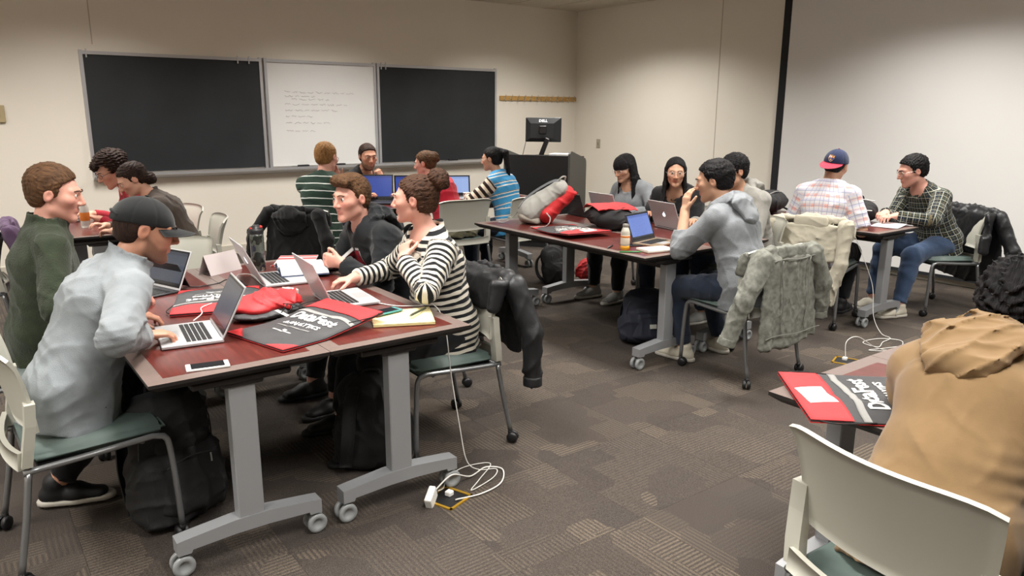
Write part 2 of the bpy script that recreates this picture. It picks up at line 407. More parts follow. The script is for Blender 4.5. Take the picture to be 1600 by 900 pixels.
b = MB(); b.box(-W+.03, W-.03, -D+.03, D-.04, .0, .07); b.build('plinth', M_LECF, lec)
o = MB(); o.rbox(.25, -.205, 1.0825, .24, .19, .053, .005); o = o.build('document_box', mat('pale_box', 'd5d6d4', .5), None, (lx, ly, 0), (0, 0, lrz)); tag(o, 'pale grey flat box on the lectern top', 'box')
mon = empty('monitor', (lx, ly, 1.055), lrz, 'black desktop monitor seen from behind on the lectern', 'monitor')
MM = Matrix.Translation((-.02, -.05, .32)) @ Matrix.Rotation(R(9), 4, 'Z') @ Matrix.Rotation(R(-4), 4, 'X')
b = MB(); b.rbox(0, 0, 0, .43, .03, .285, .006, M=MM); b.build('casing', M_BLK, mon)
b = MB(); b.box(-.205, .205, .0152, .0162, -.13, .13, M=MM); b.build('screen', mat('screen_dark', '0c0d10', .2), mon)
# sloped rear shell
f0 = [(-.205, -.015, -.135), (.205, -.015, -.135), (.205, -.015, .135), (-.205, -.015, .135)]; f1 = [(-.15, -.045, -.10), (.13, -.045, -.10), (.13, -.045, .072), (-.15, -.045, .072)]
b = MB(); b.add(f0+f1, [(4, 5, 6, 7)]+[(i, (i+1) % 4, 4+(i+1) % 4, 4+i) for i in range(4)], M=MM); b.build('rear_shell', mat('monitor_grey', '232527', .4), mon)
tme = text_mesh('DELL', .046, .0008, bold=.0012); tme.transform(MM @ Matrix.Translation((-.0, -.0372, .0895)) @ Matrix.Rotation(R(64.5), 4, 'X'))
link('brand_lettering', tme, mat('letter_silver', 'd8dadc', .4), mon)
b = MB(); b.tube([(-.05, -.05, -.02), (.03, -.052, -.02)], .008, 8, M=MM); b.rbox(.0, -.05, -.005, .09, .02, .10, .01, M=MM); b.build('vesa_mount', M_BLK, mon)
b = MB(); b.rbox(.0, 0, 0, .055, .03, .22, .006, M=Matrix.Translation((.01, -.1, .12)) @ Matrix.Rotation(R(22), 4, 'Y')); b.rbox(-.02, -.09, .0125, .20, .17, .024, .006); b.build('stand', M_BLK, mon)
b = MB(); b.tube(bez([(-.21, -.05, .33), (-.24, -.04, .2), (-.29, -.02, .02)], 6), .004, 6); b.build('cable', mat('cable_grey', '6d6d6d', .5), mon)
# ------------------------------------------------------------------ folding tables
def table_red():
    g = G('mahogany_laminate'); tc = g.n('TexCoord'); mp = g.n('Mapping'); mp.inputs['Scale'].default_value = (34, 3.0, 3.0); g.l(tc.outputs['Object'], mp.inputs[0])
    n = g.n('TexNoise'); n.inputs['Scale'].default_value = 2.4; n.inputs['Detail'].default_value = 6; g.l(mp.outputs[0], n.inputs['Vector'])
    r = g.n('ValToRGB'); r.color_ramp.elements[0].position = .3; r.color_ramp.elements[0].color = (*srgb('4a1c18'), 1); r.color_ramp.elements[1].position = .75; r.color_ramp.elements[1].color = (*srgb('6b2d27'), 1)
    g.l(n.outputs['Fac'], r.inputs[0]); g.l(r.outputs[0], g.b.inputs['Base Color']); g.b.inputs['Roughness'].default_value = .28; g.b.inputs['Coat Weight'].default_value = .25; g.b.inputs['Coat Roughness'].default_value = .2
    return g.m
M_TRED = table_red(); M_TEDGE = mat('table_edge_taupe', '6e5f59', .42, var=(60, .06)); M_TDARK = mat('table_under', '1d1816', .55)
M_SIL = mat('silver_paint', '95979a', .4, metal=.25, bump=(500, .03)); M_CAST = mat('caster_grey', '7c7f80', .4)
M_CLEAR = mat('caster_clear', '8d9091', .3)
def table(x0, y0, lx, ly, label, name='folding_table', seed=0):
    """top lx by ly with its near left corner at x0,y0; T legs stand at the ends of the long side"""
    longy = ly > lx
    Lg, Wd = (ly, lx) if longy else (lx, ly)
    e = empty(name, (x0+lx/2, y0+ly/2, 0), 0 if longy else R(90), label, 'table', 'mahogany folding tables')
    hx, hy = Wd/2-.001, Lg/2-.001; z = .73; bd = .055
    b = MB()   # knife edge: full size on top, chamfered under
    t0 = [(-hx, -hy, z), (hx, -hy, z), (hx, hy, z), (-hx, hy, z)]; t1 = [(-hx, -hy, z-.012), (hx, -hy, z-.012), (hx, hy, z-.012), (-hx, hy, z-.012)]
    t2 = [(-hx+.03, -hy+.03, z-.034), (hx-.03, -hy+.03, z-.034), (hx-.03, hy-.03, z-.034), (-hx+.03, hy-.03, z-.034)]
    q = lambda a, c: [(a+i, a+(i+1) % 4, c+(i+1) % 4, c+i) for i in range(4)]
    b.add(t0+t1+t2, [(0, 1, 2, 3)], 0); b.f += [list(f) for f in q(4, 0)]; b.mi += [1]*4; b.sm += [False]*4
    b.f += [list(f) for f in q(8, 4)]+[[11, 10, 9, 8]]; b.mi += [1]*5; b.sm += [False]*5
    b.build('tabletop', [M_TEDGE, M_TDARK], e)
    b = MB(); b.box(-hx+bd, hx-bd, -hy+bd, hy-bd, z-.004, z+.0006); b.build('laminate_inlay', M_TRED, e)
    for s in (-1, 1):
        yl = s*(Lg/2-.085)
        b = MB(); b.box(-.046, .046, yl-.028, yl+.028, .155, .665, bev=.004); b.build('leg_column', M_SIL, e)
        # arched foot
        b = MB(); h0, h1 = .085, .15; hw = .26; hd = .032
        prof = [(-hw, h0), (-hw, h0+.052), (-hw+.03, h0+.056), (-.06, h1+.008), (.06, h1+.008), (hw-.03, h0+.056), (hw, h0+.052), (hw, h0), (hw-.045, h0), (hw-.05, h0+.012), (.06, h1-.045), (-.06, h1-.045), (-hw+.05, h0+.012), (-hw+.045, h0)]
        b.prism(prof, yl-hd, yl+hd, M=Matrix(((1, 0, 0, 0), (0, 0, 1, 0), (0, 1, 0, 0), (0, 0, 0, 1)))); f = b.build('foot_beam', M_SIL, e)
        for sx in (-1, 1):
            cx = sx*(hw-.03); b = MB()
            b.tube([(cx, yl, .06), (cx, yl, .09)], .011, 8); b.rbox(cx, yl-s*.0, .055, .03, .05, .03, .006)
            c = b.build('caster_fork', M_CAST, f)
            b = MB()
            for k in (-1, 1):
                Mw = Matrix.Translation((cx+sx*.012, yl+k*.022, .0385)) @ Matrix.Rotation(R(90), 4, 'X')
                b.lathe([(0, -.004), (.018, -.004), (.02, -.009), (.036, -.009), (.0385, -.005), (.0385, .005), (.036, .009), (.02, .009), (.018, .004), (0, .004)], 18, M=Mw)
            b.build('caster_wheel', M_CLEAR, f)
        b = MB(); b.rbox(0, yl-s*.03, .682, .34, .16, .026, .006); b.rbox(0, yl-s*.01, .664, .15, .10, .022, .006); b.build('flip_bracket', M_TDARK, e)
    b = MB(); b.box(-.03, .03, -Lg/2+.1, Lg/2-.1, .62, .665); b.build('cross_beam', M_TDARK, e)
    return e
T = .73
table(.42, 2.48, .61, 1.83, 'near left mahogany folding table with the phone and black cap student'); table(1.03, 2.48, .61, 1.83, 'near left mahogany folding table with the yellow pad and striped shirt student')
table(3.28, 3.08, .61, 1.83, 'middle mahogany folding table with the juice bottle and grey backpack'); table(3.89, 3.08, .61, 1.83, 'middle mahogany folding table in front of the two women with long black hair')
table(5.36, 2.76, .61, 1.83, 'far right mahogany folding table between the two plaid shirts')
table(1.975, -.52, .61, 1.83, 'foreground mahogany folding table under the tan hoodie and red bag'); table(2.585, -.52, .61, 1.83, 'foreground mahogany folding table at the right edge of the photo')
table(3.03, 6.06, 1.83, .61, 'back mahogany folding table with three laptops before the chalkboard')
table(.52, 5.85, .56, 1.22, 'far left mahogany folding table of the couple in front of the chalkboard')
# ------------------------------------------------------------------ stacking chairs
M_SHELL = mat('chair_plastic', 'b4b3a8', .42, bump=(700, .02)); M_SEAT = mat('seat_vinyl', '5b6a66', .45, bump=(300, .05)); M_TUBE = mat('chair_tube', '8a8c8e', .3, metal=.7)
def chair_proto():
    P = {}
    def panel(u, v):      # u across, v up
        x = (u-.5)*2; wd = .218+.016*v+.012*v*v; z = .535+.285*v; top = -.022*max(0, v-.8)/.2*abs(x)**6
        y = -.205-.05*v-.03*v*v*v+.055*x*x*(.75+.45*v)
        return (x*wd, y, z+top-.05*(1-v)*(abs(x)**4)*0)
    b = MB(); b.grid(panel, 16, 10, thick=.012); P['backrest'] = (b.mesh('backrest'), M_SHELL)
    b = MB()
    for s in (-1, 1):
        pts = [(s*.222, -.172, .645), (s*.221, -.178, .57), (s*.214, -.192, .49), (s*.205, -.202, .425)]
        for k in range(3):
            p, q = Vector(pts[k]), Vector(pts[k+1]); w0 = .021; d0 = .016
            vs = [(p.x-s*0-w0, p.y-d0, p.z), (p.x+w0, p.y-d0, p.z), (p.x+w0, p.y+d0, p.z), (p.x-w0, p.y+d0, p.z), (q.x-w0, q.y-d0, q.z), (q.x+w0, q.y-d0, q.z), (q.x+w0, q.y+d0, q.z), (q.x-w0, q.y+d0, q.z)]
            b.add(vs, [(0, 1, 2, 3), (7, 6, 5, 4), (0, 4, 5, 1), (1, 5, 6, 2), (2, 6, 7, 3), (3, 7, 4, 0)])
    def bar(u, v):
        x = (u-.5)*2; return (x*.205, -.205-.03*(1-x*x)-.006*v, .462-.05*v+.012*x*x*(1-v))
    b.grid(bar, 12, 2, thick=.018); P['back_frame'] = (b.mesh('back_frame'), M_SHELL)
    b = MB(); b2 = bmesh.new(); bmesh.ops.create_cube(b2, size=1)
    for v in b2.verts: v.co = Vector((v.co.x*(.45 if v.co.y > 0 else .40), v.co.y*.43+.02, v.co.z*.05+.443+v.co.y*.02))
    bmesh.ops.bevel(b2, geom=list(b2.edges), offset=.022, segments=3, affect='EDGES'); b.frombm(b2, 0, None, True); P['seat'] = (b.mesh('seat'), M_SEAT)
    b = MB(); b.box(-.19, .19, -.17, .20, .408, .418); P['seat_pan'] = (b.mesh('seat_pan'), M_BLK)
    legs = []
    for s in (-1, 1):
        path = bez([(s*.232, -.262, .06), (s*.222, -.225, .25), (s*.213, -.20, .405)], 5)
        b = MB(); b.tube(path, .0115, 8); legs.append(('leg', b.mesh('leg'), (s*.232, -.262)))
        path = bez([(s*.213, -.215, .405), (s*.218, .0, .418), (s*.222, .185, .432)], 4)+bez([(s*.223, .222, .424), (s*.225, .236, .39), (s*.228, .246, .25), (s*.23, .252, .06)], 5)
        b = MB(); b.tube(path, .0115, 8); legs.append(('leg', b.mesh('leg'), (s*.23, .252)))
    b = MB(); b.tube([(-.213, -.19, .408), (.213, -.19, .408)], .010, 8); P['cross_tube'] = (b.mesh('cross_tube'), M_TUBE)
    b = MB(); b.tube([(-.22, .15, .42), (.22, .15, .42)], .010, 8); P['front_cross_tube'] = (b.mesh('front_cross_tube'), M_TUBE)
    b = MB(); b.tube([(0, 0, .065), (0, 0, .035)], .012, 8)
    for k in (-1, 1): b.lathe([(0, -.008), (.024, -.008), (.027, -.004), (.027, .006), (.020, .011), (0, .012)], 14, M=Matrix.Translation((k*.012, -.012, .027)) @ Matrix.Rotation(R(90*k), 4, 'Y'))
    P['caster'] = (b.mesh('caster'), M_BLK)
    SX = Matrix.Diagonal((1.09, 1.0, 1.0, 1.0))
    for k, (me, m) in P.items():
        if k != 'caster': me.transform(SX)
    for l in legs: l[1].transform(SX)
    for me, m in P.values():
        if not me.materials: me.materials.append(m)
    for l in legs: l[1].materials.append(M_TUBE)
    return P, legs
CH_P, CH_L = chair_proto()
def chair(x, y, rz, label):
    """rz degrees; 0 faces +y"""
    e = empty('stacking_chair', (x, y, 0), R(rz), label, 'chair', 'grey stacking chairs')
    for k in ('backrest', 'back_frame', 'seat', 'seat_pan', 'cross_tube', 'front_cross_tube'): link(k, CH_P[k][0], None, e)
    for i, (n, me, (cx, cy)) in enumerate(CH_L):
        l = link('leg', me, None, e); c = link('caster', CH_P['caster'][0], None, l); c.location = (cx*1.09, cy, 0); c.rotation_euler = (0, 0, 1.3*i+x*3)
    return e
chair(.28, 3.04, -88, 'grey chair at the left edge under the black cap student')
chair(.17, 3.96, -92, 'grey chair under the student in the dark green fleece')
chair(1.00, 4.66, 176, 'empty grey chair at the far end of the left table')
chair(1.80, 3.03, 88, 'grey chair under the woman in the striped shirt')
chair(2.02, 3.78, 92, 'grey chair under the student in the black hoodie')
chair(1.36, 5.80, 82, 'grey chair under the woman in the brown sweater')
chair(1.36, 6.52, 95, 'grey chair under the person in red with dark curly hair')
chair(.0, 6.05, 88, 'grey chair at the left edge with a purple jacket on it')
chair(2.42, 6.02, -55, 'grey chair under the student in the green striped polo')
chair(3.25, 7.10, 175, 'grey chair under the bearded student in the black t-shirt')
chair(3.70, 5.86, -4, 'grey chair with a scarf on it, behind the woman in red')
chair(4.31, 5.76, 11, 'grey chair under the woman with the ponytail')
chair(4.80, 4.62, 92, 'grey chair under the woman with long hair and grey cardigan')
chair(4.79, 4.07, 88, 'grey chair under the woman in the black jacket')
chair(4.73, 3.50, 92, 'grey chair under the student with glasses and light grey hood')
chair(3.87, 2.80, -1, 'grey chair with a grey denim jacket under the grey sweatshirt student')
chair(5.37, 3.23, -77, 'grey chair with a white jacket under the backward cap student')
chair(6.46, 2.84, 66, 'grey chair with a black jacket under the dark plaid student')
chair(1.83, .73, -97, 'large grey foreground chair under the student in the tan hoodie')
# ------------------------------------------------------------------ signed distance modelling (smooth organic shapes)
V3 = lambda *a: np.array(a, float)
def nrm(v): v = np.asarray(v, float); return v/(np.linalg.norm(v)+1e-12)
def smin(a, b, k):
    if k <= 0: return np.minimum(a, b)
    h = np.maximum(k-np.abs(a-b), 0)/k; return np.minimum(a, b)-h*h*k*.25
def smax(a, b, k): return -smin(-a, -b, k)
class Pr:
    def __init__(s, fn, lo, hi, k=.02, mode='+'): s.fn, s.lo, s.hi, s.k, s.mode = fn, np.asarray(lo, float), np.asarray(hi, float), k, mode
def cone(a, b, ra, rb, k=.02, flat=(0, 0), mode='+'):
    a, b = np.asarray(a, float), np.asarray(b, float); ba = b-a; L2 = ba@ba+1e-12; Ln = math.sqrt(L2); r = max(ra, rb)
    def fn(P):
        o = P-a; tr = (o@ba)/L2; t = np.clip(tr, 0, 1)
        d = np.linalg.norm(o-t[..., None]*ba, axis=-1)-(ra+(rb-ra)*t)
        if flat[0]: d = np.maximum(d, -tr*Ln)
        if flat[1]: d = np.maximum(d, (tr-1)*Ln)
        return d
    return Pr(fn, np.minimum(a, b)-r, np.maximum(a, b)+r, k, mode)
def ecap(a, b, r0, r1, u, k=.03, flat=(0, 0), mode='+'):
    """capsule of elliptic section: (half width along u, half depth) at both ends"""
    a, b, u = np.asarray(a, float), np.asarray(b, float), nrm(u); ba = b-a; L2 = ba@ba+1e-12; Ln = math.sqrt(L2); r = max(*r0, *r1)
    def fn(P):
        o = P-a; tr = (o@ba)/L2; t = np.clip(tr, 0, 1); o = o-t[..., None]*ba
        w = r0[0]+(r1[0]-r0[0])*t; h = r0[1]+(r1[1]-r0[1])*t
        x = o@u; y = np.sqrt(np.maximum((o*o).sum(-1)-x*x, 0)); q = np.sqrt((x/w)**2+(y/h)**2)
        g = np.sqrt((x/(w*w))**2+(y/(h*h))**2)+1e-6
        d = np.where(q < .3, (q-1)*np.minimum(w, h), q*(q-1)/g)
        if flat[0]: d = np.maximum(d, -tr*Ln)
        if flat[1]: d = np.maximum(d, (tr-1)*Ln)
        return d
    return Pr(fn, np.minimum(a, b)-r, np.maximum(a, b)+r, k, mode)
def ell(c, rad, M=None, k=.02, mode='+'):
    c, rad = np.asarray(c, float), np.asarray(rad, float)
    def fn(P):
        o = P-c
        if M is not None: o = o@M
        q = np.linalg.norm(o/rad, axis=-1); g = np.linalg.norm(o/(rad*rad), axis=-1)+1e-6
        return np.where(q < .3, (q-1)*rad.min(), q*(q-1)/g)
    r = rad.max(); return Pr(fn, c-r, c+r, k, mode)
def rbx(c, half, r, M=None, k=.01, mode='+'):
    c, half = np.asarray(c, float), np.asarray(half, float)-r
    def fn(P):
        o = P-c
        if M is not None: o = o@M
        q = np.abs(o)-half; return np.linalg.norm(np.maximum(q, 0), axis=-1)+np.minimum(q.max(-1), 0)-r
    R_ = np.linalg.norm(half+r); return Pr(fn, c-R_, c+R_, k, mode)
def surfnet(D, org, h):
    s = D < 0; nx, ny, nz = D.shape
    cnt = np.zeros((nx-1, ny-1, nz-1), np.int8)
    for i in (0, 1):
        for j in (0, 1):
            for k in (0, 1): cnt += s[i:nx-1+i, j:ny-1+j, k:nz-1+k]
    mask = (cnt > 0) & (cnt < 8); cells = np.argwhere(mask)
    if len(cells) == 0: return np.zeros((0, 3)), np.zeros((0, 4), int)
    idx = -np.ones(mask.shape, np.int64); idx[mask] = np.arange(len(cells))
    acc = np.zeros((len(cells), 3)); n = np.zeros(len(cells)); ci, cj, ck = cells.T
    for ax in range(3):
        for p in (0, 1):
            for q in (0, 1):
                o0 = [0, 0, 0]; oth = [a for a in range(3) if a != ax]; o0[oth[0]] = p; o0[oth[1]] = q; o1 = list(o0); o1[ax] = 1
                d0 = D[ci+o0[0], cj+o0[1], ck+o0[2]]; d1 = D[ci+o1[0], cj+o1[1], ck+o1[2]]
                cr = (d0 < 0) != (d1 < 0); t = np.where(cr, d0/np.where(cr, d0-d1, 1), 0)
                pos = np.tile(np.array(o0, float), (len(cells), 1)); pos[:, ax] += t; acc[cr] += pos[cr]; n += cr
    vs = org+h*(cells+acc/np.maximum(n, 1)[:, None])
    quads = []
    for ax in range(3):
        b, c = (ax+1) % 3, (ax+2) % 3
        sl0 = [slice(None)]*3; sl1 = [slice(None)]*3; sl0[ax] = slice(0, -1); sl1[ax] = slice(1, None)
        for a_ in (b, c): sl0[a_] = slice(1, -1); sl1[a_] = slice(1, -1)
        s0, s1 = s[tuple(sl0)], s[tuple(sl1)]
        for flip in (False, True):
            e = np.argwhere((s0 & ~s1) if not flip else (~s0 & s1))
            if len(e) == 0: continue
            e = e.copy(); e[:, b] += 1; e[:, c] += 1
            def cell(db, dc):
                x = e.copy(); x[:, b] += db; x[:, c] += dc; return idx[x[:, 0], x[:, 1], x[:, 2]]
            qd = np.stack([cell(-1, -1), cell(0, -1), cell(0, 0), cell(-1, 0)], 1)
            quads.append(qd[:, ::-1] if flip else qd)
    q = np.concatenate(quads) if quads else np.zeros((0, 4), int)
    return vs, q[(q >= 0).all(1)]
def field(prims, h, lo=None, hi=None, disp=None):
    add = [p for p in prims if p.mode == '+']
    if lo is None: lo = np.min([p.lo for p in add], 0)-2.5*h; hi = np.max([p.hi for p in add], 0)+2.5*h
    lo = np.asarray(lo, float); n = np.ceil((np.asarray(hi)-lo)/h).astype(int)+1
    D = np.full(tuple(n), .25); ax = [lo[i]+h*np.arange(n[i]) for i in range(3)]
    for p in prims:
        m = max(p.k, 0)+2*h
        if p.mode == 'x': i0, i1 = np.zeros(3, int), n
        else:
            i0 = np.clip(np.floor((p.lo-m-lo)/h).astype(int), 0, n); i1 = np.clip(np.ceil((p.hi+m-lo)/h).astype(int)+1, 0, n)
        if (i1 <= i0).any(): continue
        P = np.stack(np.meshgrid(*[ax[i][i0[i]:i1[i]] for i in range(3)], indexing='ij'), -1); sl = tuple(slice(a, b) for a, b in zip(i0, i1))
        d = p.fn(P)
        if p.mode == '+': D[sl] = smin(D[sl], d, p.k)
        elif p.mode == '-': D[sl] = smax(D[sl], -d, p.k)
        else: D[sl] = smax(D[sl], d, p.k)
    if disp is not None:
        near = np.abs(D) < 4*h+.02; ijk = np.argwhere(near)
        D[near] += disp(lo+h*ijk)
    return D, lo
def sdf(prims, h, disp=None, lo=None, hi=None):
    D, lo = field(prims, h, lo, hi, disp); return surfnet(D, lo, h)
def np_mesh(name, vs, quads, smooth=True, attrs=None, mi=None):
    me = bpy.data.meshes.new(name); nv, nf = len(vs), len(quads)
    me.vertices.add(nv); me.vertices.foreach_set('co', np.asarray(vs, np.float32).ravel())
    me.loops.add(nf*4); me.loops.foreach_set('vertex_index', np.asarray(quads, np.int32).ravel())
    me.polygons.add(nf); me.polygons.foreach_set('loop_start', np.arange(0, nf*4, 4, dtype=np.int32))
    try: me.polygons.foreach_set('loop_total', np.full(nf, 4, np.int32))
    except Exception: pass
    me.polygons.foreach_set('use_smooth', np.full(nf, smooth))
    if mi is not None: me.polygons.foreach_set('material_index', np.asarray(mi, np.int32))
    me.update(calc_edges=True)
    if attrs:
        for k, a in attrs.items():
            if a.ndim == 1: t = me.attributes.new(k, 'FLOAT', 'POINT'); t.data.foreach_set('value', a.astype(np.float32))
            else: t = me.attributes.new(k, 'FLOAT_VECTOR', 'POINT'); t.data.foreach_set('vector', a.astype(np.float32).ravel())
    return me
def lumps(seed, amp=.006, wl=.11):
    r = np.random.RandomState(seed); K = r.normal(size=(4, 3)); K = K/np.linalg.norm(K, axis=1)[:, None]; K *= (2*math.pi/wl*r.uniform(.7, 1.5, 4))[:, None]; ph = r.uniform(0, 6.28, 4); p3 = r.uniform(0, 6.28, 3)
    def fn(P):
        W = P+.022*np.sin(P[..., [1, 2, 0]]*19+p3)+.010*np.sin(P[..., [2, 0, 1]]*47+p3)
        n = np.sin(W@K.T+ph); return amp*(np.abs(n[..., 0])*.9+np.abs(n[..., 1])*.7-.8+.5*n[..., 2]*n[..., 3])
    return fn
def folds(seed, amp=.006, wl=.11, aniso=(1, 1, 1)):
    """cloth relief: broad soft waves plus sharper ridges that fade in and out"""
    r = np.random.RandomState(seed); K = r.normal(size=(7, 3)); K = K/np.linalg.norm(K, axis=1)[:, None]*np.array(aniso); K *= (2*math.pi/wl*np.array([.62, .55, .42, .42, 1.0, .95, .85])*r.uniform(.85, 1.2, 7))[:, None]; ph = r.uniform(0, 6.28, 7); p3 = r.uniform(0, 6.28, 3); Q = r.normal(size=(4, 3))*13; pq = r.uniform(0, 6.28, 4)
    def fn(P):
        W = P+.030*np.sin(P[..., [1, 2, 0]]*11+p3)+.011*np.sin(P[..., [2, 0, 1]]*33+p3)
        n = np.sin(W@K.T+ph); m = np.clip(.40+.85*np.sin(P@Q.T+pq), 0, 1)
        a = np.abs(n); r0 = (1-a[..., 0])**2.5; r1 = (1-a[..., 1])**2.5; r2 = (1-a[..., 5])**2.2; r3 = (1-a[..., 6])**2.2
        return amp*(.45*n[..., 2]+.35*n[..., 3]-1.7*r0*m[..., 0]-1.5*r1*m[..., 1]-1.0*r2*m[..., 2]-1.0*r3*m[..., 3]+.15*n[..., 4]+.75)
    return fn
def Rz(a): c, s = math.cos(a), math.sin(a); return np.array([[c, -s, 0], [s, c, 0], [0, 0, 1.]])
def Rx(a): c, s = math.cos(a), math.sin(a); return np.array([[1., 0, 0], [0, c, -s], [0, s, c]])
def Ry(a): c, s = math.cos(a), math.sin(a); return np.array([[c, 0, s], [0, 1., 0], [-s, 0, c]])
# ------------------------------------------------------------------ people
def skin_mat(name, col, lip, beardcol='2a1d16'):
    if name in MATS: return MATS[name]
    g = G(name); a = g.n('Attribute', attribute_name='tint'); s = g.n('SeparateXYZ'); g.l(a.outputs['Vector'], s.inputs[0])
    tc = g.n('TexCoord'); n = g.n('TexNoise'); n.inputs['Scale'].default_value = 18; n.inputs['Detail'].default_value = 4; g.l(tc.outputs['Object'], n.inputs['Vector'])
    c0 = srgb(col); c = g.mix(g.math('MULTIPLY', n.outputs['Fac'], .35), c0, tuple(v*k for v, k in zip(c0, (.92, .80, .76))))
    c = g.mix(g.math('MULTIPLY', s.outputs[2], .45), c, tuple(v*k for v, k in zip(c0, (1.0, .62, .58))))
    c = g.mix(s.outputs[0], c, srgb(lip))
    bn = g.n('TexNoise'); bn.inputs['Scale'].default_value = 400; g.l(tc.outputs['Object'], bn.inputs['Vector'])
    c = g.mix(g.math('MULTIPLY', s.outputs[1], g.math('MULTIPLY_ADD', bn.outputs['Fac'], .5, .5)), c, srgb(beardcol))
    g.l(c, g.b.inputs['Base Color']); g.b.inputs['Roughness'].default_value = .48; g.b.inputs['Specular IOR Level'].default_value = .35
    g.b.inputs['Subsurface Weight'].default_value = .06; g.b.inputs['Subsurface Radius'].default_value = (.012, .005, .003)
    g.bump(bn.outputs['Fac'], .06, .002)
    return g.m
def hair_mat(name, c1, c2, rough=.66, sc=(230, 26, 26)):
    if name in MATS: return MATS[name]
    g = G(name); tc = g.n('TexCoord'); mp = g.n('Mapping'); mp.inputs['Scale'].default_value = sc; g.l(tc.outputs['Object'], mp.inputs[0])
    n = g.n('TexNoise'); n.inputs['Scale'].default_value = 1.; n.inputs['Detail'].default_value = 5; n.inputs['Distortion'].default_value = .6; g.l(mp.outputs[0], n.inputs['Vector'])
    r = g.n('ValToRGB'); r.color_ramp.elements[0].position = .32; r.color_ramp.elements[0].color = (*srgb(c1), 1); r.color_ramp.elements[1].position = .7; r.color_ramp.elements[1].color = (*srgb(c2), 1)
    g.l(n.outputs['Fac'], r.inputs[0]); g.l(r.outputs[0], g.b.inputs['Base Color']); g.b.inputs['Roughness'].default_value = rough; g.b.inputs['Specular IOR Level'].default_value = .18
    g.bump(n.outputs['Fac'], .7, .008); return g.m
def cloth(name, col, sc=420, st=.25, rough=.92, var=.10, sheen=.15):
    return mat(name, col, rough, bump=(sc, st), var=(26, var), sheen=sheen, spec=.25)
# ---- head, in head space: x right, y forward, z up, origin mid head
def _sp(q, c, r): return np.linalg.norm(q-np.array(c), axis=-1)-r
def _el(q, c, rad):
    rad = np.array(rad); o = q-np.array(c); k = np.linalg.norm(o/rad, axis=-1); g = np.linalg.norm(o/(rad*rad), axis=-1)+1e-6
    return np.where(k < .3, (k-1)*rad.min(), k*(k-1)/g)
def _cn(q, a, b, ra, rb):
    a, b = np.array(a), np.array(b); ba = b-a; o = q-a; t = np.clip((o@ba)/(ba@ba), 0, 1); return np.linalg.norm(o-t[..., None]*ba, axis=-1)-(ra+(rb-ra)*t)
def head_sd(q, fem=False, jaw=1.0):
    q = q.copy(); q[..., 0] = np.abs(q[..., 0]); w = .96 if fem else 1.0
    if fem: q[..., 2] = np.where(q[..., 2] < 0, q[..., 2]*1.075, q[..., 2])
    d = smin(_el(q, (0, -.014, .034), (.0755*w, .097, .083)), _el(q, (0, .026, -.026), (.060*w, .066, .084)), .03)
    d = smin(d, _cn(q, ((.038 if fem else .042), .0, -.056 if fem else -.060), (.010, .064, -.097), .018 if fem else .021, .0145 if fem else .016), .03)
    d = smin(d, _sp(q, (0, .072, -.100), .0155), .02)
    d = smin(d, _el(q, (.040*w, .054, -.013), (.026, .027, .024)), .025)
    d = smin(d, _cn(q, (.008, .085, .027), (.043, .068, .027), .010 if fem else .012, .009), .018)
    d = smax(d, -_sp(q, (.031, .1025, .010), .0160), .014)
    d = smin(d, np.maximum(_sp(q, (.031, .0775, .010), .0145), -(q[..., 2]-.0122)), .004)
    d = smin(d, np.maximum(_sp(q, (.031, .0775, .010), .0142), (q[..., 2]-.0045)), .004)
    d = smin(d, _cn(q, (0, .089, .018), (0, .110, -.026), .0072, .0112), .012)
    d = smin(d, _sp(q, (.0105, .098, -.031), .0085), .008)
    d = smin(d, _cn(q, (0, .0895, -.0555), (.022, .0765, -.0580), .0052, .003), .008)
    d = smin(d, _cn(q, (0, .0880, -.0665), (.018, .0770, -.0645), .0062, .0035), .008)
    e = _el(q@Rx(-.18), (.0775*w, -.012, .0), (.010, .019, .029)); e = smax(e, -_el(q@Rx(-.18), (.089*w, -.008, .003), (.009, .010, .017)), .006)
    return smin(d, e, .008)
HAIRLINE = dict(short=((-.07, -.05, -.012, -.008, .03, .06, .084, .096), (-.035, -.03, -.022, .026, .028, .044, .080, .2)),
                full=((-.30, -.05, -.012, -.008, .03, .06, .078, .09), (.01, .01, .012, .030, .030, .048, .085, .2)),
                bangs=((-.30, -.05, .0, .022, .030, .06, .09), (.012, .012, .014, .02, .2, .2, .2)),
                pulled=((-.07, -.05, -.012, -.008, .03, .06, .074, .085), (-.03, -.028, -.02, .022, .028, .046, .08, .2)))
def hair_base(line, side=.009, top=.018, fem=False, back=.012, nape=-.062):
    zs, ys = HAIRLINE[line]; w = .96 if fem else 1.0
    def fn(P):
        d = _el(P, (0, -.015-back*.4, .034+top*.45), (.0755*w+side, .097+back, .083+top*.6))
        if nape < -.04: d = smin(d, _el(P, (0, -.052-back*.3, -.012), (.060*w+side*.6, .05+back*.6, .062)), .03)
        zz = P[..., 2] if line != 'full' else P[..., 2]+.42*np.abs(P[..., 0])-.016; yb = np.interp(zz, zs, ys); d = smax(d, (P[..., 1]-yb)*.75, .008)
        return smax(d, nape-P[..., 2], .008)
    return Pr(fn, (-.12, -.15, -.13), (.12, .15, .16), .01)
def hair_fuzz(seed, amp=.003, wl=.028):
    return lumps(seed, amp, wl)
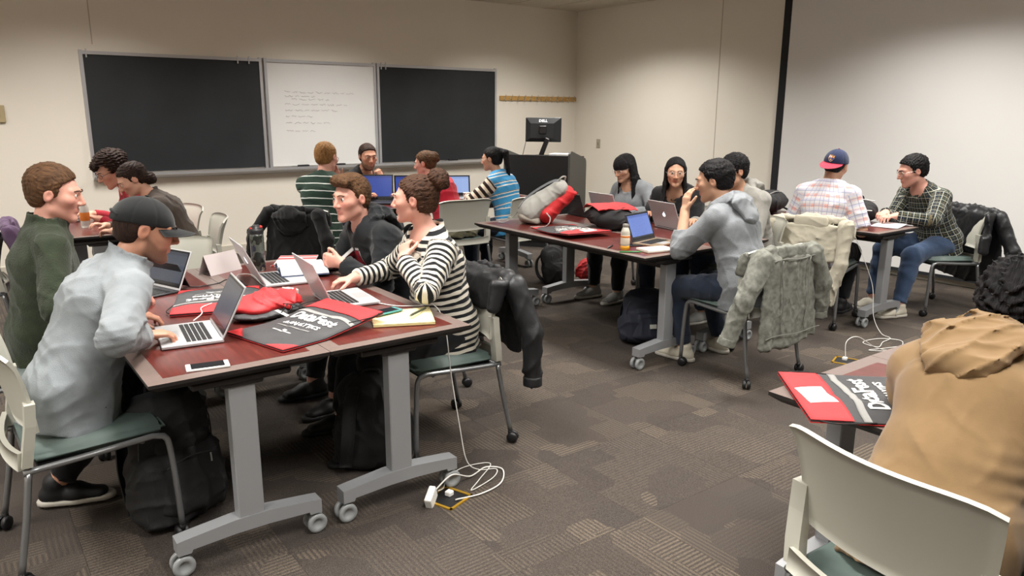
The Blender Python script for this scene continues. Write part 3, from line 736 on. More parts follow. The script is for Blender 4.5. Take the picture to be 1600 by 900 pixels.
def hair_build(style, hm, parent, Mh, h, fem=False, seed=1, **kw):
    P = []; disp = hair_fuzz(seed); fz = kw.get('fuzz', .0035)
    if style == 'short':
        P = [hair_base('short', kw.get('side', .009), kw.get('top', .020), fem, kw.get('back', .012), kw.get('nape', -.060))]
        if kw.get('quiff'): P.append(ecap((-.045, .068, .098), (.04, .066, .103), (.03, .022), (.03, .026), (0, 1, 0), .03)); P.append(ell((0, .02, .112), (.058, .065, .026), None, .03))
        disp = hair_fuzz(seed, fz, kw.get('wl', .03))
    elif style == 'spiky':
        P = [hair_base('short', .011, .022, fem, .015, -.055)]; disp = hair_fuzz(seed, .006, .026)
    elif style == 'curly':
        P = [hair_base('full' if kw.get('long') else 'short', .034, .04, fem, .03, kw.get('nape', -.075))]; disp = hair_fuzz(seed, .014, .045)
        if kw.get('fringe'): P.append(ell((.02, .075, .07), (.055, .035, .035), None, .03))
    elif style in ('bun', 'tail'):
        P = [hair_base('pulled', .008, .014, fem, .012, -.058)]; disp = hair_fuzz(seed, .0022, .03)
        if style == 'bun':
            c = np.array(kw.get('bun', (0, -.085, .105)))
            P += [ell(c, (.054, .052, .048), None, .010), ell(c+(.03, -.02, -.03), (.028, .03, .03), None, .015), ell(c+(-.025, -.015, -.02), (.03, .03, .03), None, .015), ell(c+(0, .01, .02), (.032, .034, .026), None, .015)]; disp = hair_fuzz(seed, .005, .035)
        else:
            P += [ecap((0, -.105, .085), (0, -.160, .055), (.026, .024), (.040, .030), (1, 0, 0), .015), ecap((0, -.160, .055), (0, -.172, -.10), (.042, .032), (.036, .026), (1, 0, 0), .015), ecap((0, -.172, -.10), (.0, -.172, -.20), (.036, .026), (.014, .010), (1, 0, 0), .01)]; disp = hair_fuzz(seed, .003, .03)
    elif style == 'long':
        ln = kw.get('len', .30); nl = 'bangs' if kw.get('bangs') else 'full'
        P = [hair_base(nl, .012, .014, fem, .014, -.14)]
        if kw.get('bangs'): P.append(Pr(lambda p: smax(smax(np.abs(_el(p, (0, -.012, .034), (.082, .109, .096)))-.006, .014-p[..., 2], .004), .03-p[..., 1], .006), (-.1, -.0, 0), (.1, .13, .14), .006))
        fwd = kw.get('fwd', .05)
        for s in (-1, 1):
            P += [ecap((s*.072, -.022, .03), (s*.080, -.022, -.10), (.034, .018), (.040, .018), (0, 1, 0), .02), ecap((s*.080, -.022, -.10), (s*.092, fwd, -.10-ln), (.040, .018), (.034, .011), (0, 1, .2), .02)]
        P += [ecap((0, -.075, .0), (0, -.085, -.14), (.075, .03), (.085, .03), (1, 0, 0), .03), ecap((0, -.085, -.14), (0, -.115, -.10-ln*.7), (.085, .028), (.06, .018), (1, 0, 0), .03)]
        disp = hair_fuzz(seed, .0022, .035)
    vs, q = sdf(P, h, disp); me = np_mesh('hair', vs, q); o = link('hair', me, hm, parent); o.matrix_local = Mh; return o
def hand_prims(W, d, n, pose, right, sc=1.0):
    d = nrm(d); n = np.asarray(n, float); n = nrm(n-d*(n@d)); t = np.cross(d, n)*(1 if right else -1)
    P = [ecap(W-d*.02, W+d*.012, (.027*sc, .020*sc), (.029*sc, .018*sc), t, .012), ecap(W+d*.012, W+d*.080*sc, (.030*sc, .017*sc), (.041*sc, .0135*sc), t, .012)]
    C = dict(type=(22, 38, 22), relax=(16, 24, 16), flat=(4, 8, 5), fist=(72, 92, 55), half=(48, 62, 35), point=(60, 75, 45))[pose]
    off = (.030, .0105, -.0095, -.028); ln = (.068, .077, .072, .056); tot = []
    for i in range(4):
        p = W+d*(.084-.006*(i == 3)-.002*(i == 0))*sc+t*off[i]*sc; a = 0; dirb = nrm(d+t*off[i]*(1.8 if pose in ('type', 'flat', 'relax') else .4)); r = (.0088, .0090, .0086, .0076)[i]*sc
        c = C if not (pose == 'point' and i == 0) else (8, 10, 6)
        for j, fr in enumerate((.45, .31, .24)):
            a += R(c[j])*(1+.10*(i-1.5) if pose != 'flat' else 1); dj = dirb*math.cos(a)+n*math.sin(a); q = p+dj*ln[i]*fr*sc; r2 = r*(.93 if j < 2 else .85)
            P.append(cone(p, q, r, r2, .004)); p, r = q, r2
    b = W+d*.018*sc+t*.022*sc; d1 = nrm(d*.72+t*.62+n*(.35 if pose in ('type', 'fist', 'half') else .12)); m = b+d1*.042*sc; d2 = nrm(d1+d*.35+n*.25-(t*.45 if pose == 'fist' else 0)); e = m+d2*.030*sc; d3 = nrm(d2+d*.2-(t*.4 if pose in ('fist', 'half') else 0)); f = e+d3*.024*sc
    P += [cone(b, m, .0135*sc, .0105*sc, .010), cone(m, e, .0105*sc, .0098*sc, .004), cone(e, f, .0096*sc, .0078*sc, .004)]
    return P
def ik(A, Tg, l1, l2, pole):
    v = Tg-A; d = np.linalg.norm(v); dr = v/d; over = d-(l1+l2)*.998
    if over > 0: d = (l1+l2)*.998
    a = (l1*l1-l2*l2+d*d)/(2*d); h = math.sqrt(max(l1*l1-a*a, 0)); pe = nrm(pole-dr*(pole@dr))
    return A+dr*a+pe*h, A+dr*d, over
DBG = []
def person(label, loc, az, lean=12, side=0, twist=0, head=(0, 5, 0), stat=1.0, fem=False, LH=None, RH=None, LF=None, RF=None, seat=.455,
           skin=None, eyec='3a2a1c', brow='2a1d15', top=None, bottom=None, shoes=None, hair=None, beard=0, blush=.5, lips=.6, glasses=None, fine=.0048, coarse=.013, clothres=.0085, curve=1.0, neck_fwd=.03, lipopen=0, build=1.0, seed=1):
    rz = -R(az); e = empty('person', (loc[0], loc[1], 0), rz, label, 'person'); Wr = Rz(rz); s = stat
    def L(p): return (np.asarray(p, float)-np.array([loc[0], loc[1], 0]))@Wr
    def Ld(v): return np.asarray(v, float)@Wr
    # skeleton
    X = V3(1, 0, 0)
    def sdir(a): return nrm(V3(math.sin(R(side)), math.sin(R(a)), math.cos(R(a))*math.cos(R(side))))
    Pl = V3(0, 0, seat+.095*s); u1, u2, u3 = sdir(lean*.6), sdir(lean*1.0), sdir(lean*(1+.35*curve))
    Wa = Pl+u1*.17*s; Ch = Wa+u2*.18*s; Nk = Ch+u3*.155*s
    rt = Rz(R(twist))@X; rt = nrm(rt-u3*(rt@u3)); fw = np.cross(u3, rt)
    Rh = Rz(R(head[0]))@Rx(-R(head[1]))@Ry(R(head[2])); hs = 1.02 if not fem else .98
    nd = nrm(u3*.75+V3(0, 0, .45)+fw*.25); Hc = Nk+nd*.075*s+Rh@V3(0, neck_fwd, .085*s)
    sw = (.170 if not fem else .150)*s*build
    Sh = {1: Nk-u3*.072*s+rt*sw, -1: Nk-u3*.072*s-rt*sw}
    hw = .092*s
    Hp = {1: Pl+X*hw, -1: Pl-X*hw}
    arm = {}; notes = []
    for sd, hd in ((1, RH), (-1, LH)):
        hd = dict(hd) if hd else {}
        tgt = L(hd['p']) if 'p' in hd else V3(sd*.15, .33, seat+.13)
        pole = Ld(hd['pole']) if 'pole' in hd else V3(sd*.5, -.35, -.75)
        E_, W_, ov = ik(Sh[sd], tgt, .285*s, .255*s, pole)
        if ov > .005: notes.append('%s hand short by %.3f' % ('R' if sd > 0 else 'L', ov))
        d = Ld(hd['d']) if 'd' in hd else nrm(W_-E_); n = Ld(hd['n']) if 'n' in hd else V3(0, 0, -1)
        arm[sd] = (Sh[sd], E_, W_, nrm(d), n, hd.get('pose', 'type'))
    leg = {}
    for sd, ft in ((1, RF), (-1, LF)):
        if ft is not None:
            a0 = L((ft[0], ft[1], 0)); az_ = V3(a0[0], a0[1], ft[2] if len(ft) > 2 else .095); td = Ld((math.sin(R(ft[3])), math.cos(R(ft[3])), 0)) if len(ft) > 3 else nrm(V3(sd*.12, 1, 0))
        else: az_ = V3(sd*.13, .36, .095); td = nrm(V3(sd*.12, 1, 0))
        K, A_, ov = ik(Hp[sd], az_, .425*s, .40*s, V3(sd*.12, .7, .8)); leg[sd] = (Hp[sd], K, A_, td)
    if notes: print('PERSON', label, notes)
    bw = (1.0 if not fem else .90)*build
    def torso(i, hem=None):
        P = []
        if hem is None: P.append(cone(Hp[-1]*.8+Hp[1]*.2+V3(0, -.01, 0), Hp[1]*.8+Hp[-1]*.2+V3(0, -.01, 0), .105*s+i, .105*s+i, .05)); P.append(ecap(Pl-u1*.03, Wa, (.150*bw+i, .105+i), (.138*bw+i, .098+i), X, .05))
        else: P.append(ecap(Pl-u1*hem, Wa, (.182*bw+i, .150+i), (.145*bw+i, .108+i), X, .05, flat=(1, 0))); P.append(cone(Hp[-1]*.85+Hp[1]*.15+u1*.035+V3(0, -.022, 0), Hp[1]*.85+Hp[-1]*.15+u1*.035+V3(0, -.022, 0), .117*s+i, .117*s+i, .03))
        P += [ecap(Wa, Ch, (.140*bw+i, .100+i), (.160*bw+i, .112+i), rt, .05), ecap(Ch, Nk-u3*.05, (.160*bw+i, .112+i), (.115*bw+i, .078+i), rt, .05)]
        for sd in (1, -1): P.append(cone(Nk-u3*.03+rt*sd*.05, Sh[sd]+u3*.004, .056+i, .047+i, .045))
        if fem: P += [ell(Ch+u3*.02+fw*.085+rt*sd*.065, (.062+i, .055+i, .062+i), None, .04) for sd in (1, -1)]
        return P
    def arms(i, upto=2.0, cuff=None, r=1.0):
        P = []
        for sd in (1, -1):
            S_, E_, W_ = arm[sd][:3]; f = .9 if fem else 1.0
            if upto <= 1: P.append(cone(S_, S_+(E_-S_)*upto, .054*f+i, .050*f+i*1.25, .03, flat=(0, 1))); continue
            P.append(cone(S_, E_, .053*f+i, .042*f+i, .028)); t = upto-1; r1 = (.041-.012*t)*f+i
            P.append(cone(E_, E_+(W_-E_)*t, .042*f+i, r1 if cuff is None else cuff, .015, flat=(0, 1 if t < 1 or i > 0 else 0)))
        return P
    def legs(i, upto=1.0):
        P = []
        for sd in (1, -1):
            H_, K_, A_, td = leg[sd]; P += [cone(H_, K_, .088*s*build+i, .060+i, .035)]
            c = K_+(A_-K_)*.35-nrm(np.cross(X, A_-K_))*0; e_ = K_+(A_-K_)*upto
            P += [cone(K_, c, .058+i, .056+i, .03), cone(c, e_, .056+i, (.040+i if i == 0 else max(.05, .042+i)), .02, flat=(0, 1 if i else 0))]
        return P
    # body: one continuous surface, finer over head and hands
    base = torso(0)+arms(0)+legs(0)
    base.append(cone(Nk-u3*.04, Hc+Rh@V3(0, -.022, -.055), .058 if not fem else .050, .054 if not fem else .045, .03))
    for sd in (1, -1):
        H_, K_, A_, td = leg[sd]; base += [ecap(A_+V3(0, 0, -.05), A_+td*.13+V3(0, 0, -.065), (.032, .030), (.038, .02), np.cross(td, V3(0, 0, 1)), .02)]
    base.append(Pr(lambda P: head_sd((P-Hc)@Rh/(s*hs), fem)*s*hs, Hc-.16, Hc+.16, .018))
    boxes = [(Hc-.155, Hc+.155, fine)]
    for sd in (1, -1):
        hp = hand_prims(arm[sd][2], arm[sd][3], arm[sd][4], arm[sd][5], sd > 0, (.96 if not fem else .88)*s); base += hp
        lo = np.min([p.lo for p in hp], 0)-.006; hi = np.max([p.hi for p in hp], 0)+.006; boxes.append((lo, hi, min(fine, .0044)))
    vs, q = sdf(base, coarse); keep = np.ones(len(q), bool)
    for lo, hi, h in boxes:
        ins = ((vs > lo+coarse) & (vs < hi-coarse)).all(1); keep &= ~ins[q].all(1)
    allv, allq = [vs], [q[keep]]; n0 = len(vs)
    for lo, hi, h in boxes:
        v2, q2 = sdf([p for p in base if (p.hi > lo-.03).all() and (p.lo < hi+.03).all()], h, None, lo, hi); allv.append(v2); allq.append(q2+n0); n0 += len(v2)
    vs = np.concatenate(allv); q = np.concatenate(allq); used = np.unique(q); rm = np.zeros(n0, int); rm[used] = np.arange(len(used)); vs = vs[used]; q = rm[q]
    hq = (vs-Hc)@Rh/(s*hs); inh = np.linalg.norm(hq, axis=1) < .15; hx = hq.copy(); hx[:, 0] = np.abs(hx[:, 0])
    if fem: hx[:, 2] = np.where(hx[:, 2] < 0, hx[:, 2]*1.075, hx[:, 2])
    dl = np.minimum(_cn(hx, (0, .0935, -.0552), (.020, .0795, -.0578), .001, .001), _cn(hx, (0, .093, -.0662), (.017, .080, -.0645), .001, .001))
    lipm = np.where(inh, np.clip(1.25-dl/.0065, 0, 1), 0)*lips
    bl = np.exp(-((hx[:, 0]-.042)**2+(hx[:, 2]+.022)**2)/.0006)*(hx[:, 1] > .03)+np.exp(-((hx[:, 1]-.11)**2+(hx[:, 2]+.024)**2+hx[:, 0]**2)/.0003)*.8+(hx[:, 0] > .073)*(np.abs(hx[:, 2]) < .04)*(np.abs(hx[:, 1]+.01) < .03)
    bd = np.clip((-.030-hx[:, 2]+np.clip(.03-hx[:, 1], -.02, .05)*.9)/.016, 0, 1)*(hx[:, 1] > -.012)*np.clip((hx[:, 1]+.012)/.02, 0, 1)*(hx[:, 2] > -.125)*np.clip((dl-.005)/.004, 0, 1)
    bd *= np.where((hx[:, 0] < .022) & (hx[:, 2] > -.048) & (hx[:, 1] > .08), np.clip((-.034-hx[:, 2])/.006, 0, 1), 1)
    hb = np.zeros(len(vs))
    for sd in (1, -1): hb = np.maximum(hb, np.exp(-(np.linalg.norm(vs-(arm[sd][2]+arm[sd][3]*.13), axis=1)/.05)**2)*.7)
    tint = np.stack([lipm, np.where(inh, bd, 0)*beard, np.maximum(np.where(inh, bl, 0)*blush, hb*blush)], 1)
    link('body', np_mesh('body', vs, q, True, {'tint': tint}), skin, e)
    Mh = Matrix.Identity(4)
    for i in range(3):
        for j in range(3): Mh[i][j] = Rh[i, j]*s*hs
        Mh[i][3] = Hc[i]
    # eyes and brows
    bwk = .62 if fem else 1.0
    for sd in (1, -1):
        b = MB(); b2 = bmesh.new(); bmesh.ops.create_uvsphere(b2, u_segments=16, v_segments=12, radius=.0128)
        for v in b2.verts: v.co = Vector((v.co.x, v.co.z, -v.co.y))
        b.frombm(b2, 0, None, True); me = b.mesh('eye')
        for p in me.polygons:
            if p.center.normalized().y > .955: p.material_index = 2
            elif p.center.normalized().y > .82: p.material_index = 1
        o = link('eye', me, [mat('eye_white', 'ddd6cc', .2), mat('iris_'+eyec, eyec, .2), mat('pupil', '080605', .1)], e); o.matrix_local = Mh @ Matrix.Translation((sd*.031, .0785, .0095))
        b = MB(); b.tube(bez([(sd*.012, .1005, .0255), (sd*.028, .0985, .0315), (sd*.046, .081, .028)], 5), [.0028*bwk]*5+[.0034*bwk]*4+[.002]*2, 6); o = b.build('eyebrow', mat('brow_'+brow, brow, .8), e); o.matrix_local = Mh
    if glasses:
        b = MB()
        for sd in (1, -1):
            pts = [(sd*(.033+.023*math.copysign(abs(math.cos(t))**.7, math.cos(t))), .104-.012*abs(math.cos(t))*(math.cos(t) > 0), .006+.0155*math.copysign(abs(math.sin(t))**.7, math.sin(t))) for t in [2*math.pi*k/20 for k in range(20)]]
            b.tube(pts, .0014, 5, closed=True); b.tube(bez([(sd*.056, .092, .008), (sd*.074, .06, .010), (sd*.080, .0, .012), (sd*.079, -.02, 0)], 4), .0014, 5)
        b.tube(bez([(-.011, .106, .008), (0, .112, .011), (.011, .106, .008)], 4), .0014, 5); o = b.build('glasses', glasses, e); o.matrix_local = Mh
    if hair:
        hh = dict(hair); hair_build(hh.pop('style'), hh.pop('m'), e, Mh, hh.pop('res', .0055), fem, seed, **hh)
    # ---- clothes
    if top:
        tp = dict(infl=.013, sleeve=1.95, fold=.0042, hem=.095, wl=.12, neck=.075, hood=0, collar=None); tp.update(top); i = tp['infl']
        P = torso(i, tp['hem'])+arms(i, tp['sleeve'], tp.get('cuff'))
        ncut = Nk+u3*.016+fw*.022; nax = nrm(u3*.8+fw*.35)
        P.append(cone(ncut-nax*.0, ncut+nax*.25, tp['neck'] if tp['hood'] == 0 else .06, .12, .012, mode='-'))
        f0 = folds(seed*7+3, tp['fold'], tp['wl']); elb = [(arm[sd][0], arm[sd][1], arm[sd][2]) for sd in (1, -1)]
        def disp(Q):
            d = f0(Q)
            for S_, E_, W_ in elb:
                r_ = np.linalg.norm(Q-E_, axis=-1); al = (Q-S_)@nrm(W_-S_); d = d+tp['fold']*.75*np.exp(-(r_/.085)**2)*np.sin(al*2*math.pi/.034+3*np.sin(Q[..., 2]*40))
            w_ = (Q-Wa)@u1; d = d+tp['fold']*.45*np.exp(-(w_/.07)**2)*(.6+.8*np.sin(Q[..., 0]*11+Q[..., 1]*7+seed))*np.sin(w_*2*math.pi/.045+2.5*np.sin(Q[..., 0]*16))
            return d
        if tp['collar'] == 'stand':
            ca, cb = Nk-u3*.03, Hc+Rh@V3(0, -.022, -.055); ax_ = nrm(cb-ca)
            P.append(Pr(lambda Q: np.maximum(np.abs(np.linalg.norm((Q-ca)-((Q-ca)@ax_)[..., None]*ax_, axis=-1)-.076)-.010, np.abs((Q-ca)@ax_-.055)-.042), Nk-.14, Nk+.16, .012))
        if tp['collar'] in ('crew', 'polo'):
            ca = Nk+u3*.002; nx_ = nrm(u3*.85+fw*.33); rr = tp['neck']*.98
            P.append(Pr(lambda Q: np.sqrt((np.linalg.norm((Q-ca)-((Q-ca)@nx_)[..., None]*nx_, axis=-1)-rr)**2+(((Q-ca)@nx_)/(1.0 if tp['collar'] == 'crew' else 2.2))**2)-.009, Nk-.12, Nk+.12, .01))
        if tp['hood']:
            hk = tp['hood']; ring = []; HP = []; ib = i*.7
            for k in range(15):
                ph = R(-140+20*k); f_ = abs(k-7)/7; ring.append((Nk-fw*((.088+ib*.5)*math.cos(ph)-.012)+rt*(.098+ib*.4)*math.sin(ph)+u3*(.026-.080*f_**2.2), (.034-.012*f_)*hk))
            for (a_, ra_), (b_, rb_) in zip(ring[:-1], ring[1:]): HP.append(cone(a_, b_, ra_, rb_, .022))
            HP.append(ecap(Nk-fw*(.105+ib)-u3*.02, Nk-fw*(.122+ib)*1.0-u3*.120*hk, (.125*hk, .040), (.085*hk, .034), rt, .04)); HP.append(ell(Nk-fw*(.125+ib)-u3*.135*hk, (.07*hk, .035, .045), None, .03))
            fh = folds(seed*3+2, .0065, .085); vs, q = sdf(HP, clothres*.85, fh); link('hood', np_mesh('hood', vs, q), tp['m'], e)
        vs, q = sdf(P, clothres, disp)
        # pattern coordinates: around, along, region
        up_ = nrm(Nk-Pl); pat = np.zeros((len(vs), 3)); o_ = vs-Pl
        al = np.where((vs-Wa)@u2 > 0, (vs-Wa)@u2+.17*s, o_@u1); pat[:, 1] = al; pat[:, 0] = np.arctan2(o_@rt, (vs-(Pl+np.outer(al, up_)))@fw)*.17
        for sd in (1, -1):
            S_, E_, W_ = arm[sd][:3]; ba = E_-S_; t = np.clip((vs-S_)@ba/(ba@ba), 0, 1); c1 = S_+t[:, None]*ba; d1 = np.linalg.norm(vs-c1, axis=1); bb = W_-E_; t2 = np.clip((vs-E_)@bb/(bb@bb), 0, 1); c2 = E_+t2[:, None]*bb; d2 = np.linalg.norm(vs-c2, axis=1)
            m1 = (d1 < .054+i+.014) & ((vs-S_)@nrm(ba) > -.0) & (((vs-S_)@(rt*sd) > -.012) | (t > .35)); m2 = (d2 < .05+i+.012)
            k1 = m1 & (d1 <= d2+.01); k2 = m2 & ~k1
            nu = nrm(np.cross(ba, bb)+1e-6); a1 = np.cross(nrm(ba), nu); a2 = np.cross(nrm(bb), nu)
            pat[k1, 1] = 1+(t*np.linalg.norm(ba))[k1]; pat[k1, 0] = (np.arctan2((vs-c1)@nu, (vs-c1)@a1)*.055)[k1]; pat[k1, 2] = sd
            pat[k2, 1] = 1+np.linalg.norm(ba)+(t2*np.linalg.norm(bb))[k2]; pat[k2, 0] = (np.arctan2((vs-c2)@nu, (vs-c2)@a2)*.05)[k2]; pat[k2, 2] = sd
            tr1 = (vs-S_)@ba/(ba@ba); tr2 = (vs-E_)@bb/(bb@bb); kk = (k1 | k2) & (tr1 > 1) & (tr2 < 0); A_e = (vs-E_)@nrm(ba); B_e = -(vs-E_)@nrm(bb); phi = math.acos(max(-1, min(1, float(nrm(ba)@nrm(bb)))))*.062; pat[k2, 1] += phi; pat[kk, 1] = (1+np.linalg.norm(ba)+phi*A_e/np.maximum(A_e+B_e, 1e-5))[kk]
        link(tp.get('name', 'shirt'), np_mesh('shirt', vs, q, True, {'pat': pat}), tp['m'], e)
        if tp.get('cuffm'):
            for sd in (1, -1):
                S_, E_, W_ = arm[sd][:3]; v2, q2 = sdf([cone(E_+(W_-E_)*.80, E_+(W_-E_)*1.0, .040+i*.3, .036+i*.3, .005, flat=(1, 1))], .006); link('cuff', np_mesh('cuff', v2, q2), tp['cuffm'], e)
    if bottom:
        bt = dict(infl=.012, fold=.004, upto=.95); bt.update(bottom); i = bt['infl']
        P = [cone(Hp[-1]*.85+Hp[1]*.15+V3(0, -.012, 0), Hp[1]*.85+Hp[-1]*.15+V3(0, -.012, 0), .088*s+i, .088*s+i, .04), ecap(Pl-u1*.02, Pl+u1*.0, (.140*bw+i, .098+i), (.135*bw+i, .095+i), X, .05, flat=(0, 1))]+legs(i, bt['upto'])
        f1 = folds(seed*5+1, bt['fold'], .10)
        def disp2(Q):
            d = f1(Q)
            for sd in (1, -1): r_ = np.linalg.norm(Q-leg[sd][1], axis=-1); d = d+.0025*np.exp(-(r_/.08)**2)*np.sin(Q[..., 2]*120+Q[..., 1]*60)
            return d
        vs, q = sdf(P, clothres*1.2, disp2); link('trousers', np_mesh('trousers', vs, q), bt['m'], e)
    if shoes:
        for sd in (1, -1):
            H_, K_, A_, td = leg[sd]; sdv = np.cross(td, V3(0, 0, 1)); z0 = A_[2]-.095
            P = [ecap(A_+V3(0, 0, -.055)-td*.035, A_+td*.06+V3(0, 0, -.052), (.038, .042), (.044, .042), sdv, .02), ecap(A_+td*.06+V3(0, 0, -.058), A_+td*.155+V3(0, 0, -.066), (.046, .034), (.040, .024), sdv, .025), cone(A_-td*.01+V3(0, 0, -.04), A_-td*.01+V3(0, 0, -.005), .044, .046, .015)]
            P.append(Pr(lambda Q: z0+.022-Q[..., 2], (0, 0, 0), (0, 0, 0), .003, 'x')); v2, q2 = sdf(P, .0075); sh_ = link('shoe', np_mesh('shoe', v2, q2), shoes[0], e)
            P = [ecap(A_-td*.036+V3(0, 0, -.082), A_+td*.06+V3(0, 0, -.082), (.042, .05), (.047, .05), sdv, .01), ecap(A_+td*.06+V3(0, 0, -.082), A_+td*.158+V3(0, 0, -.082), (.047, .05), (.042, .05), sdv, .01), Pr(lambda Q: np.maximum(Q[..., 2]-(z0+.026), z0+.002-Q[..., 2]), (0, 0, 0), (0, 0, 0), .004, 'x')]
            v2, q2 = sdf(P, .0075); link('sole', np_mesh('sole', v2, q2), shoes[1], sh_)
    DBG.append((label, loc, az, Hc, arm, Sh, leg, Nk, Wr))
    return dict(e=e, Mh=Mh, Hc=Hc, Rh=Rh, arm=arm, Nk=Nk, u3=u3, fw=fw, rt=rt, Ch=Ch, Pl=Pl, Wa=Wa, L=L, Wr=Wr, hs=s*hs)

def make_cap(p, crown_m, brim_m, back=False, tilt=-6, drop=.0, panel=None, flat_brim=False):
    """cap worn on the head: children of the person"""
    Mc = p['Mh'] @ Matrix.Translation((0, 0, -drop)) @ Matrix.Rotation(R(tilt), 4, 'X') @ Matrix.Rotation(math.pi if back else 0, 4, 'Z'); yo = .016 if not back else -.012
    P = [ell((0, -yo, .040), (.0855, .112, .098), None, .01), Pr(lambda Q: .038-Q[..., 2], (0, 0, 0), (0, 0, 0), .004, 'x')]
    def seams(Q): a = np.arctan2(Q[..., 0], Q[..., 1]+yo); return .0022*np.exp(-(np.abs(((a/(math.pi/3)+.5) % 1)-.5)/.05)**2)-.001*np.sin(Q[..., 0]*60)*np.sin(Q[..., 2]*50)
    vs, q = sdf(P, .0045, seams); o = link('cap', np_mesh('cap', vs, q), crown_m, p['e']); o.matrix_local = Mc
    def br(u, v):
        a = R(-62+124*u); rx, ry = .0845, .110; x0, y0 = rx*math.sin(a), ry*math.cos(a)-yo; ext = v*(.078*math.cos(a*1.28)**.8 if abs(a*1.28) < math.pi/2 else 0); dx = math.sin(a)*.25
        return (x0+dx*ext, y0+ext, .040-(0.0 if flat_brim else .32)*((x0)**2)/.085*(.35+v)-(.45 if flat_brim else .10)*ext)
    b = MB(); b.grid(br, 24, 8, thick=.0035); b2 = b.build('cap_brim', brim_m, o)
    b = MB(); b.lathe([(0, .004), (.007, .003), (.008, 0), (0, -.002)], 10); bt = b.build('cap_button', crown_m if not panel else panel, o); bt.location = (0, -yo, .139)
    return o, Mc
# ------------------------------------------------------------------ clothing materials with woven patterns (coordinates ride on the cloth)
def pat_mat(name, fn, rough=.9, sc=420, st=.22):
    g = G(name); a = g.n('Attribute', attribute_name='pat'); s = g.n('SeparateXYZ'); g.l(a.outputs['Vector'], s.inputs[0])
    tc = g.n('TexCoord'); n = g.n('TexNoise'); n.inputs['Scale'].default_value = sc; g.l(tc.outputs['Object'], n.inputs['Vector'])
    w = g.n('TexNoise'); w.inputs['Scale'].default_value = 9; g.l(tc.outputs['Object'], w.inputs['Vector'])
    al = g.math('ADD', s.outputs[1], g.math('MULTIPLY_ADD', w.outputs['Fac'], .012, -.006)); ar = s.outputs[0]; rg = g.math('ABSOLUTE', s.outputs[2])
    def band(x, per, frac, ph=0.0):   # 1 inside the band
        return g.math('LESS_THAN', g.math('FRACT', g.math('ADD', g.math('DIVIDE', x, per), ph+10)), frac)
    c = fn(g, ar, al, rg, band); g.l(c, g.b.inputs['Base Color']); g.b.inputs['Roughness'].default_value = rough; g.b.inputs['Specular IOR Level'].default_value = .2; g.b.inputs['Sheen Weight'].default_value = .1
    g.bump(n.outputs['Fac'], st, .006); return g.m
M_BRETON = pat_mat('striped_black_white', lambda g, ar, al, rg, band: g.mix(band(al, .031, .5), srgb('cbc5b8'), srgb('15171a')))
M_POLO = pat_mat('striped_green_white', lambda g, ar, al, rg, band: g.mix(band(al, .062, .13), srgb('2c3e35'), srgb('d9ddd8')))
def _blue(g, ar, al, rg, band):
    body = g.mix(g.math('MAXIMUM', band(al, .098, .14, .1), band(al, .098, .10, .42)), srgb('3f8fc0'), srgb('e3ddd0'))
    body = g.mix(band(al, .098, .05, .02), body, srgb('3a3a44'))
    slv = g.mix(band(al, .058, .52), srgb('d9c9b6'), srgb('2b1d1c')); slv = g.mix(band(al, .058, .07, .75), slv, srgb('2b1d1c'))
    return g.mix(rg, body, slv)
M_BLUE = pat_mat('striped_blue_cream', _blue)
def _pl(g, ar, al, rg, band):
    c = g.mix(band(al, .040, .5), srgb('cfcccf'), srgb('c4c3cf')); o1 = g.math('MULTIPLY', band(al, .08, .33, .1), band(ar, .08, .36, .0)); o2 = g.math('MULTIPLY', band(al, .08, .33, .1), .35)
    c = g.mix(g.math('MULTIPLY', o2, 1.), c, srgb('e0b09a')); c = g.mix(g.math('MULTIPLY', o1, .55), c, srgb('e58f6c'))
    c = g.mix(g.math('MULTIPLY', g.math('MAXIMUM', band(ar, .040, .12), band(al, .040, .12)), .55), c, srgb('5b6c9c')); return c
M_PLAID = pat_mat('plaid_light', _pl)
def _dp(g, ar, al, rg, band):
    c = g.mix(band(ar, .084, .5), srgb('1e2b34'), srgb('27302c')); c = g.mix(g.math('MULTIPLY', band(al, .084, .5), .5), c, srgb('0d1116'))
    c = g.mix(g.math('MULTIPLY', g.math('MAXIMUM', band(ar, .042, .10), band(al, .042, .10)), .55), c, srgb('c9c8b8')); return g.mix(g.math('MULTIPLY', g.math('MAXIMUM', band(ar, .042, .06, .4), band(al, .042, .06, .4)), .5), c, srgb('8a7a54'))
M_DPLAID = pat_mat('plaid_dark', _dp)
SK1 = skin_mat('skin_fair', 'cf9f89', 'b86a5c'); SK2 = skin_mat('skin_rosy', 'd39f8e', 'b96a60'); SK3 = skin_mat('skin_olive', 'c18f76', 'a96858'); SK4 = skin_mat('skin_tan', 'c49a80', 'a8604f', '15110f')
H_BLK = hair_mat('hair_black', '0b0a0b', '1b191b', .6); H_DBR = hair_mat('hair_dark_brown', '1d1310', '3a2820'); H_BR = hair_mat('hair_brown', '3a291c', '6a4c33'); H_BLD = hair_mat('hair_blond', '6e4d2b', 'a87d4e'); H_BRW = hair_mat('hair_chestnut', '2e1f17', '553a2a')
JEANS = cloth('denim_blue', '3a4c68', 300, .35); JEANSD = cloth('denim_dark', '232c3c', 300, .35); BLKP = cloth('trousers_black', '121215', 300, .2)
SH_BLK = (mat('shoe_black', '131315', .6, bump=(200, .1)), mat('sole_white', 'b9b4aa', .6)); SH_BB = (SH_BLK[0], mat('sole_black', '1c1c1e', .7)); SH_GRY = (mat('shoe_grey', '8b8a86', .7, bump=(200, .1)), mat('sole_pale', 'b3afa6', .6)); SH_WHT = (mat('shoe_cream', 'c8c2b2', .6), SH_BLK[1])
